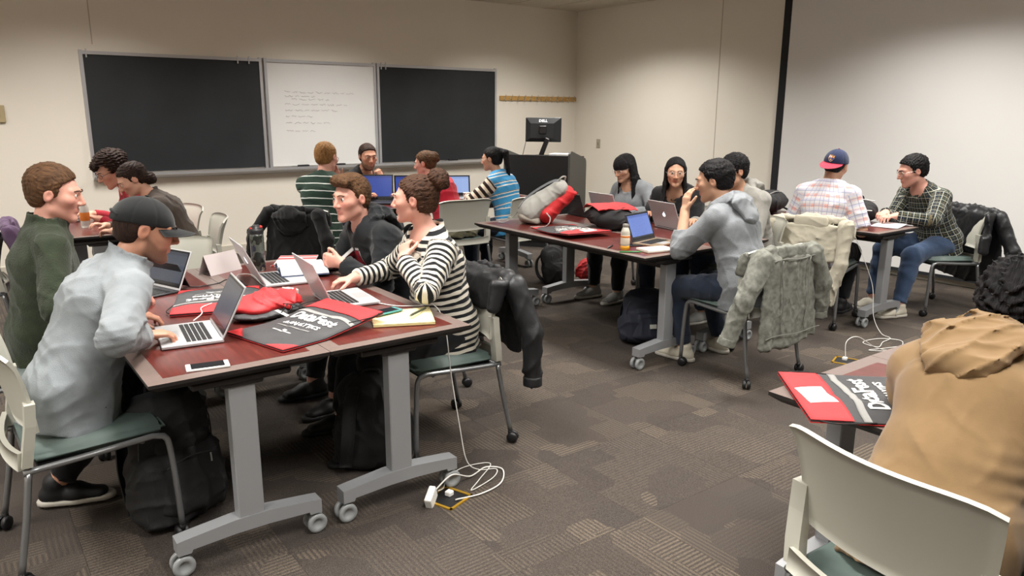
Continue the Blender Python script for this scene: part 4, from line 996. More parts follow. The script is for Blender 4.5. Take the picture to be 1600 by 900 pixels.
# ------------------------------------------------------------------ the students
# 1 dark green fleece
p = person('student in a dark green fleece with short brown hair facing right', (.27, 3.97), 84, lean=6, head=(-24, 8, 0), RH=dict(p=(.55, 3.60, .79), d=(1, -.12, -.12)), LH=dict(p=(.52, 3.96, .79), d=(1, -.1, -.1)),
           skin=SK2, top=dict(m=cloth('fleece_green', '2b3324', 160, .5, var=.16), collar='stand', infl=.017, fold=.0045), bottom=dict(m=BLKP), shoes=SH_BB, hair=dict(style='short', m=H_BR, top=.026, side=.010, fuzz=.003), brow='4a3424', seed=2, clothres=.008)
# 2 black cap
p = person('student in a light grey fleece and black baseball cap typing', (.27, 3.07), 80, lean=27, head=(-18, 14, 0), RH=dict(p=(.49, 2.90, .785), d=(1, .12, -.10), pole=(-.25, -1, -1.1)), LH=dict(p=(.50, 3.22, .785), d=(1, -.15, -.1), pole=(-.2, .8, -.8)),
           LF=(.62, 3.42, .095, 80), RF=(.20, 3.36, .105, 110), skin=SK3, beard=.75, top=dict(m=cloth('fleece_grey', '82888c', 300, .3, var=.08), collar='stand', infl=.018, fold=.00455, hem=.11, cuffm=cloth('cuff_dark', '3a4248', 200, .4)), bottom=dict(m=BLKP), shoes=SH_BLK, hair=dict(style='short', m=H_DBR, top=-.004, side=.003, back=.002, nape=-.055, fuzz=.001), brow='1d1410', seed=3, clothres=.008)
CAPB = cloth('cap_black', '17191a', 500, .2); make_cap(p, CAPB, CAPB, tilt=0, drop=.014)
b = MB(); b.tube(bez([(-.05, -.10, .045), (0, -.124, .055), (.05, -.10, .045)], 6), .006, 6); o = b.build('cap_strap', CAPB, p['e']); o.matrix_local = p['Mh']
# 3 red top with glasses, behind
p = person('person in a dark red top with curly dark hair and glasses looking down', (1.33, 6.50), 268, lean=26, head=(8, 26, 0), LH=dict(p=(.88, 6.38, .78)), RH=dict(p=(.88, 6.72, .78)), skin=SK1,
           top=dict(m=cloth('knit_red', '9c2330', 300, .3), collar='crew'), bottom=dict(m=BLKP), shoes=SH_BB, hair=dict(style='curly', m=H_DBR, fringe=1), glasses=mat('frame_dark', '1d1b1b', .35), seed=4, fine=.006, clothres=.010)
# 4 brown sweater
p = person('woman in a brown sweater with dark hair tied back bending forward', (1.33, 5.80), 276, lean=24, head=(2, 30, 0), fem=True, stat=.96, LH=dict(p=(.86, 5.68, .78), pole=(.2, -.9, -.3)), RH=dict(p=(.86, 5.98, .78)), skin=SK1,
           top=dict(m=cloth('knit_brown', '4a4039', 240, .5), collar='crew', infl=.016), bottom=dict(m=JEANSD), shoes=SH_BB, hair=dict(style='bun', m=H_DBR, bun=(0, -.10, -.045)), seed=5, fine=.006, clothres=.009)
# 5 green striped polo, hand on face
p = person('blond student in a green and white striped shirt seen from behind', (2.46, 5.98), 48, lean=11, head=(-6, 12, -4), RH=dict(p=(2.70, 6.15, .99), d=(-.22, .12, .95), n=(-.6, -.75, .2), pose='relax', pole=(.5, -.2, -.9)), LH=dict(p=(2.86, 6.42, .78)), skin=SK2,
           top=dict(m=M_POLO, collar='polo', sleeve=1.0, infl=.016, fold=.0045), bottom=dict(m=JEANSD), shoes=SH_BB, hair=dict(style='short', m=H_BLD, top=.02, side=.008), brow='8a6a48', glasses=mat('frame_dark', '1d1b1b', .35), seed=6, fine=.0055, clothres=.009)
# 6 bearded, black t-shirt, fist on mouth
p = person('bearded student in a black t-shirt resting his chin on his fist', (3.22, 7.08), 158, lean=26, head=(-30, 6, 0), LH=dict(p=(3.38, 6.68, .945), d=(-.30, .12, .92), n=(-.3, .8, .1), pose='fist', pole=(.5, -.5, -.8)), RH=dict(p=(3.15, 6.62, .79)), skin=SK3, beard=.9,
           top=dict(m=cloth('tee_black', '17191b', 350, .2), collar='crew', sleeve=.75, infl=.014), bottom=dict(m=JEANSD), shoes=SH_BB, hair=dict(style='short', m=H_DBR, top=.014, side=.007), brow='1d1410', seed=7, fine=.0055, clothres=.009)
# 7 black hoodie, clasped hands
p7 = person('student in a black hoodie with a red chest print leaning on clasped hands', (2.00, 3.76), 268, lean=27, head=(14, 2, 0), stat=.97, LH=dict(p=(1.61, 3.66, .80), d=(-.72, .62, .12), n=(.35, .75, .1), pose='half', pole=(.5, -.8, -.6)), RH=dict(p=(1.61, 3.80, .80), d=(-.72, -.62, .12), n=(.35, -.75, .1), pose='half', pole=(.5, .8, -.6)),
            LF=(1.52, 3.62), RF=(1.52, 3.92), skin=SK2, top=dict(m=cloth('hoodie_black', '1b1e21', 260, .4), hood=1.0, infl=.022, fold=.0055, name='hoodie'), bottom=dict(m=BLKP), shoes=SH_BB, hair=dict(style='short', m=H_BR, quiff=1, side=.007), brow='4a3424', eyec='4a5a66', blush=.9, lips=.7, seed=8, clothres=.008)
# 8 striped shirt and bun
p8 = person('woman in a black and white striped shirt with a high hair bun', (1.85, 3.04), 276, lean=10, head=(-38, 0, 0), fem=True, stat=.965, LH=dict(p=(1.60, 2.97, .93), d=(.32, .42, .80), n=(.75, .1, -.35), pose='half', pole=(-.7, -.8, -.6)), RH=dict(p=(1.53, 3.35, .785), d=(-1, .25, -.08), pole=(.3, .8, -.5)),
            LF=(1.42, 3.02), RF=(1.45, 3.38), skin=SK2, top=dict(m=M_BRETON, infl=.017, fold=.0045, wl=.10, collar='crew', neck=.088, hem=.10), bottom=dict(m=BLKP), shoes=SH_BB, hair=dict(style='bun', m=H_BRW, bun=(.0, -.122, .112)), brow='3a281c', blush=.7, lips=.85, seed=9, clothres=.0075)
# 9 woman in red, seen from behind
p = person('woman in a red top with brown hair tied up at the back table', (3.70, 5.90), 345, lean=28, side=-3, head=(24, 8, 0), fem=True, stat=.96, RH=dict(p=(3.72, 6.36, .79)), LH=dict(p=(3.38, 6.36, .79)), skin=SK2,
           top=dict(m=cloth('top_red', 'b01f32', 300, .25), collar='crew', infl=.018), bottom=dict(m=BLKP), shoes=SH_BB, hair=dict(style='bun', m=H_BR, bun=(0, -.105, .06)), seed=10, fine=.0055, clothres=.009)
# 10 ponytail, blue stripes
p = person('woman with a black ponytail in a blue and cream striped sweater', (4.24, 5.72), 338, lean=18, head=(10, 6, 0), fem=True, stat=.95, LH=dict(p=(4.00, 6.10, .79), pole=(-.8, -.2, -.6)), RH=dict(p=(4.32, 6.14, .79)), skin=SK4,
           top=dict(m=M_BLUE, collar='crew', infl=.015), bottom=dict(m=JEANSD), shoes=SH_BB, hair=dict(style='tail', m=H_BLK), glasses=mat('frame_pale', 'b9b4ac', .3, metal=.6), seed=11, fine=.0055, clothres=.0085)
# 11 long hair with bangs, grey cardigan
p = person('woman with long black hair and bangs in a grey cardigan', (4.82, 4.60), 262, lean=21, head=(-6, 18, 0), fem=True, stat=.95, LH=dict(p=(4.42, 4.38, .79), pole=(.2, -.9, -.5)), RH=dict(p=(4.45, 4.78, .79)), LF=(4.47, 4.50, .095, 262), RF=(4.44, 4.76, .095, 275), skin=SK4,
           top=dict(m=cloth('cardigan_grey', '8b8f93', 300, .3), collar='crew', infl=.014), bottom=dict(m=BLKP), shoes=SH_GRY, hair=dict(style='long', m=H_BLK, bangs=1, len=.34, fwd=.075), glasses=mat('frame_pale', 'b9b4ac', .3, metal=.6), brow='15100e', seed=12, fine=.005, clothres=.0085)
# 12 black jacket woman facing the camera
p12 = person('woman in a black jacket with long black hair and glasses looking up', (4.80, 4.10), 250, lean=25, head=(24, 4, 0), fem=True, stat=.96, LH=dict(p=(4.42, 3.86, .79)), RH=dict(p=(4.42, 4.14, .79)), skin=SK4,
             top=dict(m=cloth('jacket_black', '151517', 260, .3, .8), collar='crew', infl=.024, fold=.006, name='jacket', neck=.095), bottom=dict(m=JEANSD), shoes=SH_GRY, hair=dict(style='long', m=H_BLK, len=.26, fwd=.06), glasses=mat('frame_pale', 'b9b4ac', .3, metal=.6), brow='15100e', blush=.7, lips=.9, seed=13, clothres=.0085)
# 13 grey sweatshirt from behind, hand at the ear
p = person('student in a grey hooded sweatshirt seen from behind, hand at his temple', (3.82, 2.76), 352, lean=20, head=(18, 10, 0), LH=dict(p=(3.66, 3.12, .985), d=(.12, .02, .95), n=(.85, -.2, 0), pose='relax', pole=(-.4, .1, -1)), RH=dict(p=(4.05, 3.22, .79)), LF=(3.72, 3.12, .095, 350), RF=(4.06, 3.10, .095, 5), skin=SK4,
            top=dict(m=cloth('sweat_grey', '7d8185', 230, .45, var=.12), hood=.95, infl=.02, fold=.00455, sleeve=1.45, hem=.12, name='sweatshirt'), bottom=dict(m=JEANSD), shoes=SH_WHT, hair=dict(style='spiky', m=H_BLK), seed=14, clothres=.008)
# 14 light grey hood, glasses
p = person('student with black hair and glasses in a light grey hooded sweatshirt', (4.90, 3.50), 272, lean=23, head=(-14, 8, 0), LH=dict(p=(4.40, 3.40, .79)), RH=dict(p=(4.40, 3.66, .79)), skin=SK4,
           top=dict(m=cloth('sweat_pale', '908e88', 230, .4), hood=1.0, infl=.02, name='sweatshirt'), bottom=dict(m=JEANSD), shoes=SH_GRY, hair=dict(style='spiky', m=H_BLK), glasses=mat('frame_dark', '1d1b1b', .35), brow='15100e', seed=15, fine=.0055, clothres=.009)
# 15 light plaid and backward cap
p15 = person('student in a light plaid shirt and backward navy cap seen from behind', (5.34, 3.20), 72, lean=13, head=(-8, 14, 8), RH=dict(p=(5.58, 3.16, .79), pole=(-.5, -1, -.5), d=(.7, .7, 0)), LH=dict(p=(5.60, 3.42, .79)), skin=SK4,
             top=dict(m=M_PLAID, collar='polo', sleeve=.92, infl=.018, fold=.0045, hem=.12), bottom=dict(m=BLKP), shoes=SH_BB, hair=dict(style='short', m=H_BLK, top=-.004, side=.005, back=.003, fuzz=.001), seed=16, fine=.0055, clothres=.0085)
NAVY = cloth('cap_navy', '232c4c', 500, .2); CRIM = cloth('cap_crimson', 'b5344a', 500, .2)
capo, Mc = make_cap(p15, NAVY, CRIM, back=True, tilt=15, drop=.010, panel=CRIM, flat_brim=True)
# 16 dark plaid
p = person('student in a dark plaid flannel shirt and jeans leaning on the table', (6.50, 2.86), 290, lean=28, head=(-20, 14, 0), LH=dict(p=(5.93, 2.93, .80), d=(-.9, .35, 0), pole=(-.2, -1, -.5)), RH=dict(p=(5.97, 3.04, .81), d=(-1, -.1, 0)), LF=(5.95, 2.84, .095, 290), RF=(6.08, 3.12, .095, 290), skin=SK2,
           top=dict(m=M_DPLAID, collar='polo', infl=.018, fold=.0045), bottom=dict(m=JEANS), shoes=SH_WHT, hair=dict(style='spiky', m=H_BLK), glasses=mat('frame_pale', 'b9b4ac', .3, metal=.6), brow='15100e', seed=17, fine=.0052, clothres=.0085)
# 17 tan hoodie in the foreground
p17 = person('student in a tan hoodie in the foreground bending over the table', (1.885, .745), 84, lean=40, head=(-4, 42, 0), twist=-16, build=1.0, LH=dict(p=(2.36, .84, .80), pole=(.2, .35, -1)), RH=dict(p=(2.36, .60, .80), pole=(.2, -.35, -1)), skin=SK3,
             top=dict(m=cloth('hoodie_tan', '82694a', 700, .18, var=.05), hood=1.15, infl=.026, fold=.0045, wl=.16, hem=.13, name='hoodie'), bottom=dict(m=cloth('trousers_grey', '6c7078', 300, .3)), shoes=SH_BB, hair=dict(style='curly', m=H_BLK, long=0), seed=18, clothres=.0072)
# ------------------------------------------------------------------ laptops
M_LSIL = mat('laptop_silver', 'c4c5c7', .36, metal=.35); M_LDRK = mat('laptop_dark', '2a2b2e', .4, metal=.3); M_LGOLD = mat('laptop_gold', 'c2a98c', .32, metal=.7)
M_KEY = mat('key_black', '17181a', .55); M_BEZ = mat('bezel_black', '0d0e10', .25); M_PADT = mat('trackpad', 'b4b5b7', .3, metal=.3)
def screen_mat(name, c1, c2, st):
    if name in MATS: return MATS[name]
    g = G(name); tc = g.n('TexCoord'); s = g.n('SeparateXYZ'); g.l(tc.outputs['Generated'], s.inputs[0])
    ln = g.math('LESS_THAN', g.math('FRACT', g.math('MULTIPLY', s.outputs[2], 26.)), .35); nz = g.n('TexNoise'); nz.inputs['Scale'].default_value = 30; mp = g.n('Mapping'); mp.inputs['Scale'].default_value = (1, 1, .9); g.l(tc.outputs['Generated'], mp.inputs[0]); g.l(mp.outputs[0], nz.inputs['Vector'])
    ins = g.math('MULTIPLY', g.math('GREATER_THAN', s.outputs[0], .12), g.math('LESS_THAN', s.outputs[0], .75))
    f = g.math('MULTIPLY', g.math('MULTIPLY', ln, g.math('GREATER_THAN', nz.outputs['Fac'], .5)), g.math('MULTIPLY', ins, .55)); top = g.math('GREATER_THAN', s.outputs[2], .9)
    c = g.mix(f, srgb(c1), srgb(c2)); c = g.mix(g.math('MULTIPLY', top, .5), c, srgb(c2)); c = g.mix(g.math('LESS_THAN', s.outputs[2], .07), c, srgb('1b2430'))
    g.l(c, g.b.inputs['Emission Color']); g.b.inputs['Emission Strength'].default_value = st; g.b.inputs['Base Color'].default_value = (.01, .01, .012, 1); g.b.inputs['Roughness'].default_value = .18; return g.m
SCR_BLUE = screen_mat('screen_blue', '7f9df0', '4a63b5', .75); SCR_DIM = screen_mat('screen_dim', '6a7487', '4a5264', .38); SCR_DEEP = screen_mat('screen_deep', '3b58b8', '2a3c86', .7); SCR_PALE = screen_mat('screen_pale', 'a9c2f4', '7f98d8', .85)
def apple(parent, M, m):
    pts = []
    for k in range(40):     # a bitten apple outline
        t = 2*math.pi*k/40; r = .0115*(1+.10*math.cos(2*t)*.6-.16*math.exp(-((t-math.pi/2)/.32)**2)-.07*math.exp(-((t-3*math.pi/2)/.30)**2)); x, y = r*math.cos(t)*.98, r*math.sin(t)*1.02
        d = math.hypot(x-.0135, y-.001)
        if d < .0052: x = .0135-.0052*(.0135-x)/max(d, 1e-5)*1.0; y = .001+.0052*(y-.001)/max(d, 1e-5)
        pts.append((x, y))
    b = MB(); b.prism(pts, 0, .0006, M=M)
    lf = [(.001, .0125), (.0025, .0165), (.006, .019), (.0062, .0155), (.004, .013)]; b.prism(lf, 0, .0006, M=M)
    o = b.build('lid_logo', m, parent); return o
M_GLOW = mat('logo_glow', 'f4f6ff', .3, emit=('e8eeff', 2.2))
def laptop(x, y, rz, label, ang=20, w=.31, d=.215, body=M_LSIL, scr=SCR_DIM, logo=False, z=.7308, dark=False, th=.0075, kick=False, edge=None):
    """hinge at local +y, the user sits at local -y; ang = lid lean beyond vertical"""
    e = empty('laptop', (x, y, z), R(rz), label, 'laptop', 'laptops on the tables'); hw, hd = w/2, d/2
    b = MB(); b.rbox(0, 0, th+.001, w, d, 2*th-.003, .003, seg=2); bs = b.build('base', body, e)
    zt = 2*th-.0005
    b = MB(); rows = 5; kw_ = (w-.05)/13; kd = .0165
    for r_ in range(rows):
        n = 13
        for k in range(n):
            if r_ == rows-1 and 4 <= k <= 7: continue
            xx = -w/2+.025+kw_*(k+.5); yy = hd-.045-r_*.0185; b.box(xx-kw_*.43, xx+kw_*.43, yy-kd*.45, yy+kd*.45, zt-.0005, zt+.0016)
    yy = hd-.045-4*.0185; xx = -w/2+.025; b.box(xx+kw_*4.05, xx+kw_*7.95, yy-kd*.45, yy+kd*.45, zt-.0005, zt+.0016)
    k = b.build('keys', M_KEY, bs); k['kind'] = 'stuff'
    b = MB(); b.box(-.05, .05, -hd+.012, -hd+.075, zt-.0008, zt+.0004); b.build('trackpad', M_PADT if not dark else M_KEY, bs)
    Ml = Matrix.Translation((0, hd-.004, zt)) @ Matrix.Rotation(R(-ang), 4, 'X')
    lh = d*.985; b = MB(); b.rbox(0, 0, lh/2, w, .006, lh, .0025, M=Ml, seg=2); ld = b.build('lid', edge or body, e)
    b = MB(); b.box(-hw+.006, hw-.006, -.0036, -.0031, .012, lh-.006, M=Ml); b.build('bezel', M_BEZ, ld)
    b = MB(); b.box(-hw+.014, hw-.014, -.0002, .0002, .022-lh/2, lh/2-.014); o = b.build('screen', scr, ld); o.matrix_local = Ml @ Matrix.Translation((0, -.0039, lh/2))
    if logo: apple(ld, Ml @ Matrix.Translation((0, .0032, lh*.5)) @ Matrix.Rotation(R(90), 4, 'X') @ Matrix.Rotation(math.pi, 4, 'Y') @ Matrix.Scale(1.35, 4), M_GLOW)
    b = MB(); b.tube([(-hw+.04, hd-.004, zt-.002), (hw-.04, hd-.004, zt-.002)], .004, 8); b.build('hinge', M_LDRK, e)
    if kick: b = MB(); b.rbox(0, .05, .055, w*.8, .004, .13, .001, M=Matrix.Translation((0, hd+.02, 0)) @ Matrix.Rotation(R(25), 4, 'X')); b.build('kickstand', M_LDRK, e)
    return e
laptop(.665, 2.98, -97, 'silver laptop in front of the black cap student', ang=27, scr=SCR_DIM)
laptop(.68, 3.86, -70, 'dark tablet computer with keyboard before the green fleece student', ang=25, w=.29, d=.20, body=M_LDRK, scr=SCR_DIM, dark=True, th=.004, kick=True, edge=M_LSIL)
laptop(1.31, 3.76, 84, 'silver laptop with a glowing logo under the open book', ang=26, w=.325, d=.227, logo=True)
laptop(1.405, 3.17, 84, 'silver laptop used by the woman in the striped shirt', ang=24, w=.315, d=.22)
laptop(4.37, 4.45, 86, 'silver laptop before the woman with bangs', ang=18)
laptop(4.375, 3.78, 81, 'silver laptop with a glowing logo before the woman in the black jacket', ang=22, logo=True)
laptop(3.72, 3.40, 12, 'gold laptop with a blue screen beside the juice bottle', ang=22, w=.28, d=.195, body=M_LGOLD, scr=SCR_BLUE, edge=M_LDRK)
laptop(3.20, 6.50, -32, 'black laptop with a deep blue screen on the back table', ang=14, w=.36, d=.25, body=M_LDRK, scr=SCR_DEEP, dark=True, th=.010)
laptop(3.62, 6.50, -25, 'black rimmed laptop next to the woman in red', ang=12, w=.33, d=.23, scr=SCR_DEEP, edge=M_LDRK)
laptop(4.07, 6.42, -28, 'laptop with a pale blue screen before the ponytail woman', ang=14, w=.31, d=.215, scr=SCR_PALE, edge=M_LDRK)
laptop(.68, 6.86, -88, 'thin half closed silver laptop on the far left table', ang=-42, w=.31, d=.22)
laptop(4.30, 4.75, 84, 'black laptop behind the grey and red backpack', ang=20, w=.26, d=.19, body=M_LDRK, dark=True)
# ------------------------------------------------------------------ printed drawstring bags
M_BRED = mat('bag_red', 'c62a2e', .62, bump=(60, .12), var=(14, .08)); M_BBLK = mat('bag_charcoal', '39393b', .6, bump=(80, .10), var=(20, .06)); M_BGRY = mat('bag_grey_print', '8d8c8a', .6); M_BWHT = mat('bag_white_print', 'e6e4e0', .6); M_CORD = mat('cord_black', '131314', .7)
def drawbag(x, y, rz, label, zf, w=.36, l=.48, z=.731, card=False, tent=False):
    e = empty('drawstring_bag', (x, y, z), R(rz), label, 'bag', 'printed drawstring bags')
    wr = folds(int(abs(x*1000)) % 97+5, .0035, .13)
    def Z(u, v, o=0.):
        px, py = (u-.5)*w, (v-.5)*l; t = (1-(2*u-1)**4)*(1-(2*v-1)**4); return (px, py, .006+zf(px, py)+.012*t+float(wr(np.array([px*1.0, py, 0.])))*t+o)
    def patch(name, fn, m, o, nu=14, nv=14):
        b = MB(); b.grid(lambda a, c: Z(*fn(a, c), o), nu, nv, thick=.0014); return b.build(name, m, e)
    b = MB(); b.grid(lambda a, c: Z(a, c), 22, 28, thick=.004); b.build('bag_front', M_BBLK, e)
    b = MB(); b.grid(lambda a, c: (lambda p: (p[0]*1.01, p[1]*1.005, max(p[2]-.012*(1-(2*a-1)**6)*(1-(2*c-1)**6)-.006, .0015+zf(p[0], p[1]))))(Z(a, c)), 16, 18, thick=.002); b.build('bag_back', M_BRED, e)
    tb = .235  # share of the red top band
    def top(a, c): return (a, 1-tb*c-(.03*math.sin(a*3.14)*c if False else 0))
    patch('top_band', top, M_BRED, .0022, 20, 8)
    for s in (0, 1): patch('corner_patch', lambda a, c: ((c*.30*(1-a) if s == 0 else 1-c*.30*(1-a)), a*.14), M_BRED, .0022, 6, 6)
    patch('grey_wave', lambda a, c: (a, .655+.014*math.sin(a*9.0+1)+.045*c), M_BGRY, .002, 24, 3)
    def lettering(txt, size, cy, bold, wid, m, name):
        me = text_mesh(txt, size, .0003, bold=bold); xs = [v.co.x for v in me.vertices]; k = wid/(max(xs)-min(xs))
        bm = bmesh.new(); bm.from_mesh(me); bmesh.ops.triangulate(bm, faces=bm.faces); bmesh.ops.subdivide_edges(bm, edges=[q for q in bm.edges if q.calc_length() > .02], cuts=2); bm.to_mesh(me); bm.free()
        for v in me.vertices:
            px, py = v.co.x*k, v.co.y+cy; v.co = Vector((px, py, Z(px/w+.5, py/l+.5)[2]+.0022+v.co.z))
        link(name, me, m, e)
    lettering('DataFest', .078, .012, .0022, .255, M_BWHT, 'large_lettering'); lettering('& ANALYTICS', .034, -.038, .0012, .215, M_BWHT, 'small_lettering')
    for (x0, x1, cy, t_) in ((-.10, .10, -.064, .004), (-.055, .055, -.118, .003), (-.008, .008, -.103, .006)):
        patch('print_mark', lambda a, c: ((x0+(x1-x0)*a)/w+.5, (cy+t_*(c-.5)*2)/l+.5), M_BGRY if t_ == .004 else M_BWHT, .002, 10, 1)
    for s in (-1, 1):
        c0 = Z(.5+s*.47, .985); b = MB(); c1 = Z(.5+s*.46, .03); b.tube(bez([c0, (c0[0]+s*.03, c0[1]-.06, c0[2]-.0), (c0[0]+s*.012, c0[1]-.17, max(c0[2]-.005, .006+zf(c0[0], c0[1]-.17)))], 6), .0022, 6); b.build('drawcord', M_CORD, e)
    if card:
        b = MB(); b.grid(lambda a, c: Z(.28+.32*a, .80+.16*c+.03*(a-.5), .005), 6, 4, thick=.0006); b.build('paper_card', mat('card_white', 'ece9e6', .7), e)
    return e
drawbag(1.07, 2.80, -75, 'charcoal and red printed drawstring bag beside the yellow pad', lambda px, py: .035*max(0, (py+.05))/.24+.004, z=.731)
drawbag(.915, 3.47, 162, 'charcoal and red printed drawstring bag between two laptops, upside down', lambda px, py: .004, w=.36, l=.46)
drawbag(2.17, 1.06, 47, 'charcoal and red printed drawstring bag with white name card in the foreground', lambda px, py: .004, card=True, w=.40, l=.50)
drawbag(3.55, 4.07, 172, 'charcoal and red printed drawstring bag with white card on the middle table', lambda px, py: .012+.02*max(0, py)/.24, card=True, w=.36, l=.50)
# gathered red bag
def lump(name, label, cat, loc, rz, prims, m, h=.006, disp=None, group=None):
    e = empty(name, loc, R(rz), label, cat, group); return e
e = empty('drawstring_bag', (1.03, 3.12, .731), R(20), 'gathered bright red drawstring bag with black bottom on the left table', 'bag', 'printed drawstring bags')
vs, q = sdf([ell((0, .03, .05), (.17, .10, .042), None, .03), ell((-.06, -.03, .045), (.09, .07, .04), None, .03), ell((.09, .0, .05), (.08, .07, .035), None, .03), cone((0, -.07, .055), (.02, -.11, .05), .03, .015, .02)], .006, folds(41, .010, .10)); vs[:, 2] = np.maximum(vs[:, 2], .018)
link('gathered_top', np_mesh('gathered_top', vs, q), M_BRED, e)
vs, q = sdf([ell((-.02, -.02, .022), (.17, .10, .026), None, .03)], .008, folds(42, .006, .1)); vs[:, 2] = np.maximum(vs[:, 2], .001); link('bag_bottom', np_mesh('bag_bottom', vs, q), M_BBLK, e)
for k in range(4):
    b = MB(); b.tube(bez([(.0+.01*k, -.09, .06), (-.03+.03*k, -.15, .07-.01*k), (-.05+.05*k, -.13, .03), (.0, -.09, .03)], 6), .0022, 6); b.build('drawcord', M_CORD, e)
b = MB(); b.grid(lambda a, c: (-.07+.02*c+.03*a, -.12-.05*a, .05-.03*a), 4, 2, thick=.001); b.build('white_tag', M_BWHT, e)
# ------------------------------------------------------------------ backpacks
M_ZIP = mat('zip_silver', 'a9a9a6', .35, metal=.8); M_BPB = mat('pack_black', '151517', .75, bump=(240, .2), var=(18, .12)); M_BPN = mat('pack_navy', '1a1e2c', .75, bump=(240, .2), var=(18, .12)); M_BPG = mat('pack_grey', 'a09f99', .75, bump=(240, .15), var=(18, .05))
def backpack(x, y, rz, label, w=.31, h=.44, d=.20, m=M_BPB, tilt=0, z=.004, seed=1, side=None, roll=0, sag=.007, accent=None):
    """local: front pocket faces -y, straps at +y, z up"""
    e = empty('backpack', (x, y, z), R(rz), label, 'backpack', 'backpacks in the room'); Mt = Matrix.Rotation(R(roll), 4, 'Y') @ Matrix.Rotation(R(tilt), 4, 'X'); off = 0
    f = folds(seed, sag, .12)
    def part(name, P, mm, hh=.0085, dd=f, par=e):
        vs, q = sdf(P, hh, dd); me = np_mesh(name, vs, q); me.transform(Mt); return link(name, me, mm, par)
    body = part('pack_body', [ecap((-.0, 0, d*.52), (0, .01, h*.80), (w*.5, d*.5), (w*.44, d*.40), (1, 0, 0), .05), ell((0, 0, h*.80), (w*.42, d*.40, h*.20), None, .05), rbx((0, 0, h*.28), (w*.48, d*.46, h*.27), .05, None, .05)], m)
    part('front_pocket', [ecap((0, -d*.42, h*.16), (0, -d*.40, h*.46), (w*.40, d*.17), (w*.34, d*.13), (1, 0, 0), .03)], m)
    part('upper_pocket', [ecap((0, -d*.30, h*.60), (0, -d*.24, h*.74), (w*.33, d*.16), (w*.26, d*.12), (1, 0, 0), .03)], side or m)
    for s in (-1, 1):
        part('side_pocket', [ecap((s*w*.47, .0, h*.12), (s*w*.46, .0, h*.34), (d*.30, w*.07), (d*.32, w*.06), (0, 1, 0), .02)], side or m, .009)
        b = MB(); pts = bez([(s*w*.22, d*.36, h*.88), (s*w*.26, d*.62, h*.72), (s*w*.30, d*.70, h*.40), (s*w*.36, d*.42, h*.08)], 6)
        b.grid(lambda a, c: (lambda p: (p.x+(c-.5)*.055, p.y, p.z))(pts[int(round(a*(len(pts)-1)))]), len(pts)-1, 2, thick=.010, M=Mt); b.build('shoulder_strap', m, e)
    b = MB(); b.tube(bez([(-.04, d*.22, h*.95), (-.03, d*.20, h*1.04), (.03, d*.20, h*1.04), (.04, d*.22, h*.95)], 5), .008, 8, M=Mt); b.build('top_handle', m, e)
    b = MB(); b.tube(bez([(-w*.44, -d*.12, h*.45), (-w*.37, -d*.22, h*.80), (0, -d*.20, h*.955), (w*.37, -d*.22, h*.80), (w*.44, -d*.12, h*.45)], 7), .0028, 5, M=Mt); b.build('zip_line', mat('zip_black', '2b2b2e', .4), e)
    b = MB(); b.tube(bez([(-w*.30, -d*.56, h*.49), (0, -d*.565, h*.525), (w*.30, -d*.56, h*.49)], 6), .0026, 5, M=Mt); b.build('pocket_zip', mat('zip_black', '2b2b2e', .4), e)
    b = MB(); b.rbox(w*.2, -d*.60, h*.46, .006, .004, .035, .001, M=Mt); b.build('zip_pull', M_ZIP, e)
    if accent: b = MB(); b.rbox(0, -d*.585, h*.33, .05, .004, .03, .002, M=Mt); b.build('badge', accent, e)
    return e
backpack(.58, 2.98, 20, 'large black backpack on the floor behind the near table leg', w=.36, h=.52, d=.24, seed=51, tilt=-6)
backpack(1.40, 2.93, 150, 'black backpack on the floor behind the second table leg', w=.33, h=.44, d=.22, seed=52, tilt=4)
backpack(3.80, 3.52, -25, 'dark navy backpack slumped on the floor under the middle table', w=.36, h=.36, d=.24, m=M_BPN, seed=53, tilt=-12, accent=mat('badge_pale', 'b8b8b0', .5))
backpack(4.56, 5.36, 30, 'black backpack on the floor under the ponytail chair', w=.32, h=.34, d=.22, seed=54, tilt=-18, accent=mat('badge_pink', 'c2456a', .5))
# packs lying on tables
e = empty('backpack', (3.72, 4.58, .731), R(-40), 'light grey and red backpack leaning on the middle table', 'backpack', 'backpacks in the room')
def gpart(name, P, m, amp=.004, seed=55):
    vs, q = sdf(P, .0075, folds(seed, amp, .14)); vs[:, 2] = np.maximum(vs[:, 2], .001); return link(name, np_mesh(name, vs, q), m, e)
gpart('pack_body', [ecap((-.11, 0, .09), (.115, .03, .265), (.15, .098), (.12, .072), (0, 1, 0), .05), cone((.12, -.06, .28), (.12, .12, .28), .045, .045, .04)], M_BPG)
gpart('red_panel', [ecap((.015, .012, .085), (.165, .04, .225), (.145, .09), (.112, .07), (0, 1, 0), .04)], M_BRED, .007, 56)
gpart('pack_base', [ecap((-.155, -.0, .055), (-.06, .0, .03), (.142, .05), (.13, .04), (0, 1, 0), .03)], mat('pack_base_taupe', '8d867c', .7, bump=(200, .15)), .003, 57)
gpart('red_knot', [ell((.225, .0, .235), (.03, .03, .025), None, .01), cone((.17, .01, .23), (.235, .0, .235), .022, .012, .01)], M_BRED, .006, 58)
for k in range(3):
    yv = -.08+.08*k; b = MB(); b.tube(bez([(-.20, yv, .12), (-.155, yv*1.05, .185), (-.05, yv*.95, .265), (.06, yv*.85+.01, .325), (.12, yv*.8+.02, .335)], 6), .004, 6); b.build('seam_cord', mat('cord_grey', '6f7276', .6), e)
b = MB(); hp_ = bez([(.10, -.02, .325), (.13, -.03, .36), (.16, .06, .355), (.15, .09, .31)], 5); b.tube(hp_, .007, 8); b.build('top_handle', M_BPG, e)
